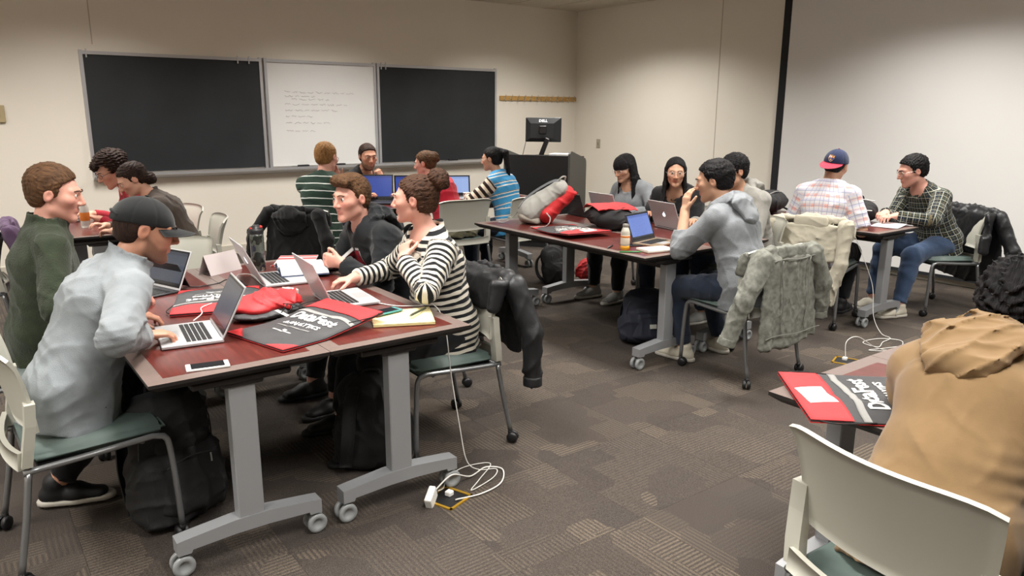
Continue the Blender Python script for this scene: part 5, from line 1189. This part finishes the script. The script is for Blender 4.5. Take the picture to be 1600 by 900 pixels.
for (yy, pts) in ((0, [(.02, -.15, .10), (.05, -.19, .06), (.02, -.24, .012), (-.10, -.27, .006)]), (1, [(-.19, .02, .10), (-.25, .0, .04), (-.31, -.03, .006), (-.36, -.02, .006)])):
    pl = bez(pts, 5); b = MB(); b.grid(lambda a, c: (pl[int(round(a*15))].x+(c-.5)*.006, pl[int(round(a*15))].y+(c-.5)*.020, pl[int(round(a*15))].z), 15, 1, thick=.003); b.build('loose_strap', M_BPG, e)
e = empty('duffel_pack', (3.97, 4.12, .731), R(64), 'black backpack lying flat on the middle table under a red bag', 'backpack', 'backpacks in the room')
vs, q = sdf([ecap((-.15, 0, .085), (.15, 0, .08), (.15, .085), (.14, .075), (0, 1, 0), .05), ell((-.05, -.09, .06), (.15, .06, .05), None, .04)], .008, folds(57, .008, .14)); vs[:, 2] = np.maximum(vs[:, 2], .001); link('pack_body', np_mesh('pack_body', vs, q), M_BPB, e)
b = MB(); b.tube(bez([(-.18, -.12, .07), (-.10, -.155, .09), (.0, -.15, .08), (.08, -.13, .05)], 6), .005, 6); b.build('zip_line', M_ZIP, e)
b = MB(); b.rbox(.17, -.12, .06, .012, .008, .035, .002); b.build('buckle', M_BRASS, e)
vs, q = sdf([ecap((-.02, -.14, .05), (.14, -.12, .045), (.05, .035), (.045, .03), (0, .3, 1), .03)], .008, folds(58, .006, .08)); vs[:, 2] = np.maximum(vs[:, 2], .002); link('front_pocket', np_mesh('front_pocket', vs, q), M_BPB, e)
e = empty('drawstring_bag', (3.99, 4.12, .731), R(64), 'flat red bag draped over the black backpack on the middle table', 'bag', 'printed drawstring bags')
wr_ = folds(77, .006, .12)
b = MB(); b.grid(lambda a, c: ((a-.5)*.42, (c-.5)*.30+.01, .178-.35*((a-.5)*.42)**2-1.9*max(0, abs((c-.5)*.30)-.07)**2-.10*max(0, a-.75)+float(wr_(np.array([a*.42, c*.3, 0.])))), 20, 16, thick=.005); b.build('bag_sheet', M_BRED, e)
b = MB(); b.tube(bez([(-.2, -.13, .15), (-.1, -.16, .155), (.05, -.155, .16), (.2, -.13, .14)], 5), .0025, 5); b.build('drawcord', M_CORD, e)
def floppy(name, label, cat, loc, rz, P, m, seed, amp=.007, h=.008, group=None):
    e = empty(name, loc, R(rz), label, cat, group); vs, q = sdf(P, h, folds(seed, amp, .11)); vs[:, 2] = np.maximum(vs[:, 2], .001); link('bag_body', np_mesh('bag_body', vs, q), m, e); return e
e = floppy('backpack', 'black backpack with a small red emblem on the far right table', 'backpack', (5.72, 3.98, .731), 12, [ecap((-.13, 0, .10), (.13, 0, .095), (.16, .105), (.15, .095), (0, 1, 0), .05)], M_BPB, 61, group='backpacks in the room')
b = MB(); b.rbox(-.05, -.135, .135, .05, .004, .025, .002, M=Matrix.Rotation(R(-20), 4, 'X') @ Matrix.Translation((0, .03, -.03))); b.build('emblem', mat('emblem_red', 'b0303c', .5), e)
b = MB(); b.tube(bez([(-.2, -.07, .16), (0, -.09, .19), (.2, -.07, .16)], 6), .005, 6); b.build('zip_line', mat('zip_pale', '8a8a88', .4), e)
b = MB(); b.grid(lambda a, c: (.18+.12*a, -.06+.03*c-.05*a, .06-.055*a), 5, 1, thick=.006); b.build('strap', M_BPB, e)
e = floppy('backpack', 'black bag with white piping on the far right table', 'backpack', (5.83, 3.22, .731), -30, [ecap((-.10, 0, .09), (.10, 0, .085), (.11, .09), (.10, .085), (0, 1, 0), .04)], M_BPB, 62, .006, group='backpacks in the room')
b = MB(); b.tube(bez([(-.18, -.06, .09), (-.1, -.105, .105), (.08, -.105, .10), (.17, -.05, .085)], 6), .004, 6); b.build('white_piping', M_BWHT, e)
b = MB(); b.tube(bez([(-.15, -.02, .165), (0, -.04, .185), (.15, -.02, .165)], 6), .004, 6); b.build('top_piping', M_BWHT, e)
b = MB(); b.tube(bez([(-.07, 0, .17), (-.05, 0, .205), (.05, 0, .205), (.07, 0, .165)], 5), .007, 8); b.build('handle', M_BPB, e)
e = floppy('crumpled_garment', 'crumpled black garment beside the plaid sleeve on the far right table', 'garment', (5.68, 3.44, .731), 20, [ell((-.03, 0, .05), (.10, .08, .055), None, .03), ell((.07, .02, .04), (.07, .06, .045), None, .03)], M_BPB, 63, .010)
e = floppy('drawstring_bag', 'crumpled red and black drawstring bag on the floor by the black backpack', 'bag', (4.72, 5.18, .004), 0, [ell((0, 0, .12), (.10, .08, .12), None, .04), ell((.03, -.03, .20), (.07, .06, .07), None, .03)], M_BRED, 64, .012, group='printed drawstring bags')
b = MB(); b.tube(bez([(-.05, -.06, .2), (-.1, -.1, .12), (-.06, -.1, .03), (0, -.1, .02)], 6), .003, 6); b.build('drawcord', M_CORD, e)
# ------------------------------------------------------------------ jackets hung over chair backs (chair space: faces +y, back at y -.26)
def jacket(x, y, rz, label, m, seed, bot=.36, wt=.23, wb=.25, sl=((.30, -.34, .36), (-.30, -.34, .36)), hood=0, amp=.006, name='jacket', front=.12, collar=True, lift=0.0, shift=0.0, extra=(), h=.0085, r=.05):
    e = empty(name, (x, y, 0), R(rz), label, name.replace('_', ' '), 'clothes hung on chairs'); e.scale = (1.09, 1, 1); zt = .828+lift; X0 = shift
    P = [ecap((X0, -.315, zt-.06), (X0*1.2, -.335, bot+.03), (wt, .026), (wb, .030), (1, 0, 0), .03), cone((X0-wt+.03, -.272, zt-.012), (X0+wt-.03, -.272, zt-.012), .030, .030, .03), ecap((X0, -.232, zt-.04), (X0, -.205, zt-front-.04), (wt-.01, .027), (wt-.03, .024), (1, 0, 0), .03)]
    for s in (1, -1): P.append(ecap((X0+s*(wt-.005), -.20, zt-.035), (X0+s*wt, -.165, zt-front-.02), (.045, .026), (.04, .022), (0, 1, 0), .03))
    P.append(Pr(lambda Q: (bot-Q[..., 2])+.03*np.sin(Q[..., 0]*9+seed), (0, 0, 0), (0, 0, 0), .008, 'x'))
    fa = folds(seed, amp, .16, (1, 1, .22)); fb = folds(seed+1, amp*.4, .07)
    vs, q = sdf(P, h, lambda Q: fa(Q)+fb(Q)); link('jacket_body', np_mesh('jacket_body', vs, q), m, e)
    for s, tgt in zip((1, -1), sl):
        if tgt is None: continue
        a = np.array((X0+s*(wt-.01), -.295, zt-.05)); t = np.array(tgt, float); mid = (a+t)/2+np.array((s*.03, -.025, .02)); sa = folds(seed+3+s, amp*.8, .09, (1, 1, .7))
        vs, q = sdf([cone(a, mid, r*1.15, r, .03), cone(mid, t, r, r*.82, .02, flat=(0, 1))], h, sa); sv = link('sleeve', np_mesh('sleeve', vs, q), m, e)
        d = nrm(t-mid); vs, q = sdf([cone(t-d*.045, t+d*.002, r*.88, r*.90, .004, flat=(1, 1))], .006); link('cuff', np_mesh('cuff', vs, q), m, sv)
    if collar:
        vs, q = sdf([ecap((X0-.10, -.315, zt-.03), (X0+.10, -.315, zt-.03), (.05, .018), (.05, .018), (0, 0, 1), .02)], .007, folds(seed+9, .004, .09)); link('collar', np_mesh('collar', vs, q), m, e)
    if hood:
        vs, q = sdf([ell((X0, -.34, zt-.10), (.13, .06, .12), None, .03), cone((X0-.1, -.35, zt-.06), (X0+.1, -.35, zt-.06), .04, .04, .03)], .008, folds(seed+11, .009, .1)); link('hood', np_mesh('hood', vs, q), m, e)
    return e
M_JBLK = mat('jacket_nylon_black', '17181b', .5, bump=(120, .12), var=(12, .15)); M_JCOT = cloth('jacket_cotton_black', '121213', 240, .3)
def denim():
    g = G('denim_grey'); tc = g.n('TexCoord'); n = g.n('TexNoise'); n.inputs['Scale'].default_value = 34; n.inputs['Detail'].default_value = 6; g.l(tc.outputs['Object'], n.inputs['Vector'])
    r = g.n('ValToRGB'); r.color_ramp.elements[0].position = .35; r.color_ramp.elements[0].color = (*srgb('606159'), 1); r.color_ramp.elements[1].position = .7; r.color_ramp.elements[1].color = (*srgb('83847c'), 1); g.l(n.outputs['Fac'], r.inputs[0]); g.l(r.outputs[0], g.b.inputs['Base Color'])
    w = g.n('TexNoise'); w.inputs['Scale'].default_value = 500; g.l(tc.outputs['Object'], w.inputs['Vector']); g.bump(w.outputs['Fac'], .3, .006); g.b.inputs['Roughness'].default_value = .9; return g.m
M_DEN = denim(); M_SEAM = mat('denim_seam', '7d7e76', .9)
jacket(1.80, 3.03, 88, 'black nylon jacket hung on the chair of the striped shirt woman', M_JBLK, 71, bot=.42, sl=((.24, -.40, .30), (-.30, -.34, .30)), wb=.22)
jacket(2.42, 6.02, -55, 'black hooded jacket hung on the chair of the green striped student', M_JCOT, 73, bot=.30, sl=((.31, -.33, .38), (-.36, -.34, .42)), hood=1, wt=.22)
ej = jacket(3.87, 2.80, -1, 'grey denim jacket hung on the chair of the grey sweatshirt student', M_DEN, 75, bot=.23, sl=((.31, -.31, .36), (-.42, -.25, .30)), wt=.225, wb=.265, amp=.007, lift=-.010, h=.0075, r=.056)
for (a, c) in (((-.19, -.352, .765), (.19, -.352, .765)), ((-.24, -.375, .325), (.24, -.375, .325)), ((-.12, -.36, .765), (-.10, -.372, .33)), ((.12, -.36, .765), (.10, -.372, .33))):
    n_ = 14; pts = []
    for k in range(n_+1):
        t = k/n_; pts.append(tuple(np.array(a)*(1-t)+np.array(c)*t+np.array((0, .008*math.sin(9*t)+.002, .004*math.sin(7*t)))))
    b = MB(); b.tube(pts, .0028, 5); b.build('seam', M_SEAM, ej)
jacket(5.37, 3.23, -77, 'cream white jacket draped on the chair of the backward cap student', cloth('jacket_cream', 'b3ad9c', 200, .3, var=.05), 77, bot=.50, sl=((.20, -.36, .22), (-.24, -.34, .52)), wt=.24, wb=.20, shift=.03, amp=.010)
jacket(6.46, 2.84, 66, 'black puffer jacket hung on the chair of the dark plaid student', M_JBLK, 79, bot=.22, sl=((.34, -.33, .34), (-.40, -.36, .24)), wt=.27, wb=.33, front=.30, amp=.007, hood=1, lift=.01)
jacket(.0, 6.05, 88, 'purple jacket hung on the chair at the left edge', cloth('jacket_purple', '5a4560', 240, .3), 81, bot=.40, wt=.22, lift=.02)
e = empty('scarf', (3.70, 5.80, .472), R(10), 'crumpled olive and grey scarf lying on an empty chair seat', 'scarf')
vs, q = sdf([ell((-.06, -.06, .03), (.11, .08, .04), None, .03), ell((.07, -.08, .03), (.09, .07, .045), None, .03)], .007, folds(83, .010, .09)); vs[:, 2] = np.maximum(vs[:, 2], .001); link('scarf_cloth', np_mesh('scarf_cloth', vs, q), cloth('scarf_olive', '55523f', 200, .5, var=.25), e)
# ------------------------------------------------------------------ things on the left table
TZ = .7310
M_WHITE = mat('gloss_white', 'e4e3e0', .3); M_PAPER = mat('paper_white', 'e6e6ea', .8); M_GLASSB = mat('phone_glass', '1a1d22', .12)
def phone(x, y, rz, label, m, z=TZ):
    e = empty('phone', (x, y, z), R(rz), label, 'phone', 'phones on the tables'); b = MB(); b.rbox(0, 0, .004, .067, .138, .008, .003, seg=2); b.build('phone_body', m, e)
    b = MB(); b.box(-.0295, .0295, -.053, .053, .0078, .0084); b.build('phone_screen', M_GLASSB, e); b = MB(); b.lathe([(0, .0084), (.005, .0084), (.005, .0078), (0, .0078)], 12, M=Matrix.Translation((0, -.061, 0))); b.build('home_button', m, e); return e
phone(.625, 2.565, 80, 'white phone lying screen up near the table corner', M_WHITE)
def pen(x, y, rz, label, m, z=TZ, l=.14):
    e = empty('pen', (x, y, z), R(rz), label, 'pen', 'pens on the tables'); b = MB(); b.tube([(-l/2, 0, .0055), (l*.36, 0, .0055), (l*.46, 0, .0052), (l/2, 0, .0048)], [.0048, .0048, .003, .0008], 8); b.build('barrel', m, e); b = MB(); b.box(-l*.45, -l*.15, -.0015, .0015, .0105, .012); b.tube([(-l/2-.008, 0, .0055), (-l/2, 0, .0055)], .003, 6); b.build('clip', M_ZIP, e); return e
e = empty('legal_pad', (1.45, 2.715, TZ), R(-24), 'yellow paper pad folded open at the near table edge', 'notepad')
b = MB(); b.rbox(0, 0, .006, .25, .215, .010, .002); b.build('sheets', mat('paper_yellow', 'd9cc92', .8), e)
b = MB(); b.grid(lambda a, c: (-.125+.25*a, -.108+.216*c, .0125+.010*a*a*c), 8, 6, thick=.0008); b.build('top_sheet', mat('paper_yellow2', 'ded29c', .8), e)
pen(1.52, 2.70, 32, 'dark green pen on the yellow pad', mat('pen_olive', '3b4032', .4), z=TZ+.022); 
e = phone(1.415, 2.80, 100, 'black phone in a teal case on the yellow pad', mat('phone_teal', '4f9a9c', .4), z=TZ+.018)
def cord(name, label, pts, m, r=.0022, cat='cable', group=None, n=10):
    b = MB(); b.tube(bez(pts, n), r, 6); o = b.build(name, m); tag(o, label, cat, group); return o
M_CW = mat('cord_white', 'd9d7d2', .45)
cord('charger_cable', 'white charger cable from the striped shirt laptop over the table edge to the floor', [(1.48, 3.02, TZ+.006), (1.53, 2.92, TZ+.004), (1.60, 2.86, TZ+.006), (1.655, 2.80, TZ+.012), (1.672, 2.74, .66), (1.675, 2.70, .45), (1.69, 2.66, .22), (1.70, 2.62, .06), (1.75, 2.60, .008), (1.82, 2.56, .006), (1.76, 2.50, .006), (1.62, 2.46, .006), (1.70, 2.52, .006), (1.83, 2.62, .006), (1.72, 2.66, .006), (1.60, 2.62, .006), (1.53, 2.54, .012), (1.48, 2.50, .03)], M_CW, .0024)
cord('charger_cable', 'thick white charger cable looping on the floor by the adapter', [(1.46, 2.50, .035), (1.56, 2.52, .07), (1.68, 2.56, .012), (1.79, 2.60, .007), (1.84, 2.54, .007), (1.76, 2.44, .007), (1.64, 2.41, .007), (1.52, 2.43, .007)], M_CW, .0034)
e = empty('power_adapter', (1.435, 2.475, .002), R(40), 'white laptop power adapter on the floor beside the table foot', 'adapter'); b = MB(); b.rbox(0, 0, .032, .078, .03, .062, .006, seg=2, M=Matrix.Rotation(R(-25), 4, 'Y')); b.build('brick', M_WHITE, e); b = MB(); b.box(.038, .058, -.004, -.002, .02, .03); b.box(.038, .058, .002, .004, .02, .03); b.build('prongs', M_ZIP, e)
def floor_outlet(x, y, rz, lab):
    e = empty('floor_outlet', (x, y, 0), R(rz), lab, 'outlet', 'floor outlets'); b = MB(); m_ = .075
    for (x0, x1, y0, y1) in ((-m_, m_, -m_, -m_+.012), (-m_, m_, m_-.012, m_), (-m_, -m_+.012, -m_, m_), (m_-.012, m_, -m_, m_)): b.box(x0, x1, y0, y1, 0, .005)
    b.build('frame', mat('outlet_brass', 'c69a2c', .35, metal=.6), e); b = MB(); b.box(-m_+.01, m_-.01, -m_+.01, m_-.01, 0, .002); b.build('well', M_BLK, e); b = MB(); b.rbox(.02, .01, .012, .03, .03, .022, .004); b.build('plug', M_WHITE, e)
floor_outlet(1.51, 2.47, 20, 'brass framed floor outlet with white plugs near the left table'); floor_outlet(4.56, 2.47, 20, 'brass framed floor outlet behind the foreground table')
cord('charger_cable', 'white cable hanging from the far right table to the floor', [(5.40, 2.98, TZ), (5.36, 2.92, .66), (5.42, 2.80, .35), (5.38, 2.74, .12), (5.36, 2.66, .01), (5.30, 2.56, .006), (5.16, 2.54, .006), (5.02, 2.50, .006), (5.04, 2.62, .006), (5.22, 2.60, .006), (5.30, 2.48, .006), (5.12, 2.40, .006), (4.98, 2.42, .006), (4.90, 2.50, .006), (5.02, 2.46, .006), (5.22, 2.40, .006), (5.4, 2.34, .006)], M_CW, .0026)
cord('charger_cable', 'white cable arching from the brass floor outlet', [(4.57, 2.48, .02), (4.60, 2.50, .12), (4.70, 2.48, .14), (4.86, 2.44, .05), (5.02, 2.40, .007), (5.20, 2.36, .007)], M_CW, .0026)
cord('power_cable', 'thin black power cable across the far end of the left table', [(.86, 3.86, TZ+.004), (.92, 3.82, TZ+.004), (1.02, 3.84, TZ+.004), (1.08, 3.90, TZ+.004), (1.13, 3.84, TZ+.004), (1.12, 3.70, TZ+.004)], M_BLK, .0026)
cord('charger_cable', 'white charger cable looping behind the glowing logo laptop', [(1.10, 3.82, TZ+.006), (1.13, 3.86, TZ+.03), (1.18, 3.80, TZ+.034), (1.19, 3.70, TZ+.006)], M_CW, .003)
cord('charger_cable', 'short white cable plugged into the black cap laptop', [(.73, 3.16, TZ+.010), (.78, 3.22, TZ+.02), (.80, 3.30, TZ+.025), (.86, 3.36, TZ+.024)], M_CW, .0026)
# camouflage water bottle
def camo():
    g = G('camo_print'); tc = g.n('TexCoord'); n = g.n('TexNoise'); n.inputs['Scale'].default_value = 16; n.inputs['Detail'].default_value = 2; g.l(tc.outputs['Object'], n.inputs['Vector'])
    r = g.n('ValToRGB'); r.color_ramp.interpolation = 'CONSTANT'; r.color_ramp.elements[0].color = (*srgb('1f231f'), 1); r.color_ramp.elements[1].position = .45; r.color_ramp.elements[1].color = (*srgb('4a4e47'), 1); k = r.color_ramp.elements.new(.56); k.color = (*srgb('2c2f3a'), 1); k = r.color_ramp.elements.new(.64); k.color = (*srgb('7c7d70'), 1)
    g.l(n.outputs['Fac'], r.inputs[0]); g.l(r.outputs[0], g.b.inputs['Base Color']); g.b.inputs['Roughness'].default_value = .25; return g.m
e = empty('water_bottle', (1.30, 4.06, TZ), 0, 'camouflage water bottle with a black and red lid on the left table', 'bottle')
b = MB(); b.lathe([(0, 0), (.034, 0), (.037, .006), (.037, .19), (.036, .20), (0, .20)], 24); b.build('bottle_body', camo(), e)
b = MB(); b.lathe([(0, .20), (.037, .20), (.038, .206), (.038, .222), (.034, .23), (.02, .232), (.02, .245), (.014, .25), (0, .25)], 20); b.build('lid', M_BLK, e)
b = MB(); b.rbox(.02, .0, .238, .022, .03, .012, .003); b.rbox(-.028, 0, .226, .01, .02, .02, .002); b.build('lid_button', mat('lid_red', 'c8322c', .4), e)
# tent card, notebook, pens, open book
e = empty('name_card', (1.12, 4.14, TZ), R(28), 'white folded name tent card at the far end of the left table', 'name card'); b = MB(); b.add([(-.11, -.045, 0), (.11, -.045, 0), (.11, 0, .105), (-.11, 0, .105), (.11, .045, 0), (-.11, .045, 0), (-.11, -.0435, 0), (.11, -.0435, 0), (.11, 0, .1025), (-.11, 0, .1025), (.11, .0435, 0), (-.11, .0435, 0)], [(0, 1, 2, 3), (3, 2, 4, 5), (9, 8, 7, 6), (11, 10, 8, 9), (0, 3, 9, 6), (3, 5, 11, 9), (1, 7, 8, 2), (2, 8, 10, 4), (0, 6, 7, 1), (5, 4, 10, 11)]); b.build('card', mat('card_pinkwhite', 'b9afae', .8), e)
e = empty('folder', (1.56, 4.19, TZ), R(62), 'white folder with red stripes near the water bottle', 'folder'); b = MB(); b.rbox(0, 0, .004, .30, .22, .007, .001); b.build('cover', mat('folder_white', 'dad3cf', .6), e)
for k, (x0, x1) in enumerate(((-.15, -.12), (.02, .07), (.10, .14))): b = MB(); b.box(x0, x1, -.109, .109, .0074, .0082); b.build('red_stripe', mat('folder_red', 'b5474a', .6), e)
b = MB(); b.lathe([(.018, .0074), (.03, .0074), (.03, .0081), (.018, .0081)], 20, M=Matrix.Translation((-.06, .02, 0))); b.build('ring_print', mat('print_grey', '8b8885', .7), e)
pen(1.46, 4.12, 10, 'thick red marker beside the red striped folder', mat('pen_red', 'b23a36', .45), l=.15)
pen(.74, 4.12, 60, 'white stylus pen near the green fleece hands', M_WHITE, l=.12)
e = empty('open_book', (1.47, 3.88, TZ+.016), R(76), 'open white textbook lying across the silver laptop', 'book')
for s in (-1, 1):
    b = MB(); b.grid(lambda a, c: (s*.17*a, -.12+.24*c, .003+.030*math.sin(min(1, a*1.05)*math.pi)**.8*(1-.35*a)+.004*(1-a)), 10, 6, thick=.004); b.build('pages', M_PAPER, e)
    b = MB(); b.box(-.175 if s < 0 else .0, .0 if s < 0 else .175, -.122, .122, -.0015, .0015); b.build('book_cover', mat('cover_blue', '3d4d6b', .5), e)
e = empty('charger_brick', (1.22, 3.42, TZ), R(20), 'white charger brick lying behind the red bag', 'adapter'); b = MB(); b.rbox(0, 0, .014, .078, .078, .027, .006, seg=2); b.build('brick', M_WHITE, e); b = MB(); b.tube(bez([(.04, 0, .012), (.07, .02, .01), (.07, .06, .01), (.03, .07, .02)], 5), .003, 6); b.build('lead', M_CW, e)
# ------------------------------------------------------------------ things on the middle table
e = empty('juice_bottle', (3.40, 3.37, TZ), 0, 'small plastic bottle of orange juice with a pale label', 'bottle')
b = MB(); b.lathe([(0, .001), (.026, .001), (.029, .006), (.029, .026), (0, .026)], 20); b.build('juice', mat('juice_orange', 'c98c1c', .25), e)
b = MB(); b.lathe([(.0285, .0262), (.0292, .03), (.0292, .11), (.027, .118), (.019, .140), (.0175, .142), (.0175, .150), (.0165, .150), (.0165, .142), (.018, .138), (.026, .116), (.0282, .11), (.0282, .03)], 20); b.build('bottle_wall', mat('bottle_clear', 'b8b3a6', .2), e)
b = MB(); b.lathe([(.0296, .036), (.0299, .037), (.0299, .092), (.0296, .093), (.0294, .093), (.0294, .036)], 20); b.build('bottle_label', mat('label_cream', 'd8cdbb', .5), e)
b = MB(); b.lathe([(.0301, .078), (.0303, .079), (.0303, .088), (.0301, .089), (.0297, .089), (.0297, .078)], 20); b.build('label_band', mat('label_orange', 'd77a2c', .5), e)
b = MB(); b.lathe([(0, .163), (.017, .163), (.0195, .160), (.0195, .146), (0, .146)], 16); b.build('cap', mat('bottle_cap', '9a968f', .4), e)
e = empty('notepad', (3.53, 3.225, TZ), R(-14), 'white notepad in front of the gold laptop', 'notepad'); b = MB(); b.rbox(0, 0, .008, .21, .14, .014, .002); b.build('sheets', mat('paper_cream', 'dcd8cb', .8), e); b = MB(); b.box(-.104, -.09, -.069, .069, .0152, .0162); b.build('binding', mat('binding_grey', '8f8d88', .6), e)
pen(3.345, 3.265, -35, 'green pen at the edge of the middle table', mat('pen_green', '2f7a3c', .4)); pen(3.38, 3.48, 30, 'black pen behind the juice bottle', M_BLK, l=.12)
phone(3.53, 3.44, 70, 'black phone behind the juice bottle', M_BLK)
phone(3.44, 6.30, 60, 'dark phone on the back table', M_BLK)
e = empty('paper_sheet', (3.50, 6.16, TZ), R(20), 'white paper sheet on the back table', 'paper'); b = MB(); b.grid(lambda a, c: (.21*(a-.5), .28*(c-.5), .002+.004*a*c), 6, 6, thick=.0006); b.build('sheet', M_PAPER, e)
e = empty('paper_sheet', (5.80, 2.92, TZ), R(10), 'white open notebook at the near end of the far right table', 'paper'); b = MB(); b.grid(lambda a, c: (.24*(a-.5), .2*(c-.5), .006+.012*a*a), 6, 6, thick=.003); b.build('sheet', M_PAPER, e)
e = empty('paper_cup', (4.02, 6.15, TZ), 0, 'small white paper cup beside the ponytail woman', 'cup'); b = MB(); b.lathe([(0, 0), (.026, 0), (.034, .085), (.036, .087), (.034, .089), (.031, .086), (.024, .004), (0, .004)], 18); b.build('cup_wall', M_WHITE, e)
e = empty('drink_bottle', (.78, 6.35, TZ), 0, 'plastic bottle with an orange label on the far left table', 'bottle'); b = MB(); b.lathe([(0, 0), (.03, 0), (.032, .02), (.032, .14), (.016, .18), (.016, .2), (0, .2)], 18); b.build('bottle_body', mat('bottle_pale', 'c9c5bd', .25), e); b = MB(); b.lathe([(.0325, .05), (.033, .052), (.033, .11), (.0325, .112)], 18); b.build('bottle_label', mat('label_orange', 'd77a2c', .5), e)
# ------------------------------------------------------------------ print on the black hoodie, crest on the navy cap, jacket logo
from mathutils.bvhtree import BVHTree
def on_chest(p, poly_list, off):
    """print that follows the cloth: points (right, up) in metres around the sternum, dropped onto the garment"""
    Ch, rt, u3, fw = (Vector(p[k]) for k in ('Ch', 'rt', 'u3', 'fw'))
    g = [c for c in p['e'].children if c.name.startswith('hoodie')][0].data
    tree = BVHTree.FromPolygons([v.co for v in g.vertices], [tuple(f.vertices) for f in g.polygons])
    def drop(x, y, o):
        q = Ch+rt*x+u3*y+fw*.4; h = tree.ray_cast(q, -fw, .5); return (h[0]+fw*o) if h[0] is not None else Ch+rt*x+u3*y+fw*off
    for nm, poly, m in poly_list:
        if len(poly) == 3: poly = poly+[poly[-1]]
        (a0, a1, a2, a3) = [Vector((c[0], c[1], 0)) for c in poly]; n = 5; b = MB(); vs = []
        for o in (.0035, -.004):
            for i in range(n+1):
                for j in range(n+1): w = (a0*(1-i/n)+a1*(i/n))*(1-j/n)+(a3*(1-i/n)+a2*(i/n))*(j/n); vs.append(drop(w.x, w.y, o))
        k = (n+1)**2; fs = [(i*(n+1)+j, (i+1)*(n+1)+j, (i+1)*(n+1)+j+1, i*(n+1)+j+1) for i in range(n) for j in range(n)]; b.add(vs, fs+[tuple(v+k for v in f)[::-1] for f in fs], 0, True); b.build(nm, m, p['e'])
PR = mat('print_red', 'a8283c', .7); PW = mat('print_white', 'cfcfcf', .7)
def quad(x, y, w, h, sl=0): return [(x, y), (x+w, y), (x+w+sl, y+h), (x+sl, y+h)]
on_chest(p7, [('chest_print', quad(.075, -.03, .03, .085, -.006), PR), ('chest_print', quad(.025, -.03, .036, .095, -.004), PR), ('chest_print', quad(-.03, -.03, .036, .10, .0), PR), ('chest_print', [(-.05, -.03), (-.035, -.03), (-.035, .06)], PR)]+
         [('chest_print_edge', quad(.070, .058, .03, .012, 0), PW), ('chest_print_edge', quad(.018, .068, .036, .012), PW), ('chest_print_edge', quad(-.034, .073, .034, .012), PW), ('chest_print_edge', [(-.05, -.035), (-.044, -.035), (-.032, .07), (-.038, .07)], PW)]+
         [('chest_lettering', quad(-.085+.03*k, -.07, .022, .028, .004), PW) for k in range(6)], .145)
def crest():
    e = capo; Ms = Matrix.Translation((0.0, 0, 0))
    def sh(nm, poly, o, m):
        b = MB(); pts = []
        for x, y in poly:
            z = .075+y; yy = -.012-.112*math.sqrt(max(0, 1-((z-.040)/.098)**2-(x/.0855)**2)); pts.append((x, yy-o, z))
        n = len(pts); b.add(pts+[(a, c+.003, d) for a, c, d in pts], [list(range(n))[::-1], list(range(n, 2*n))]+[(i, (i+1) % n, n+(i+1) % n, n+i) for i in range(n)]); ob = b.build(nm, m, e); ob.matrix_local = Matrix.Rotation(math.pi, 4, 'Z'); return ob
    gold = mat('crest_gold', 'd8a63a', .5); sh('crest_shield', [(-.021, .022), (0, .025), (.021, .022), (.022, .0), (.012, -.018), (0, -.025), (-.012, -.018), (-.022, 0)], .0015, gold)
    sh('crest_field', [(-.018, .019), (-.001, .019), (-.001, .004), (-.018, .004)], .003, mat('crest_white', 'd9d2cc', .6)); sh('crest_cross', [(-.0115, .019), (-.0075, .019), (-.0075, .004), (-.0115, .004)], .004, CRIM)
    sh('crest_field', [(.001, .019), (.018, .019), (.018, .004), (.001, .004)], .003, gold); sh('crest_bar', [(.005, .019), (.008, .019), (.008, .004), (.005, .004)], .004, CRIM); sh('crest_bar', [(.011, .019), (.014, .019), (.014, .004), (.011, .004)], .004, CRIM)
    sh('crest_base', [(-.017, .001), (.017, .001), (.010, -.015), (0, -.020), (-.010, -.015)], .003, mat('crest_blue', '2b3c86', .6)); sh('crest_ball', [(.005*math.cos(t*.785), -.008+.005*math.sin(t*.785)) for t in range(8)], .004, gold)
crest()
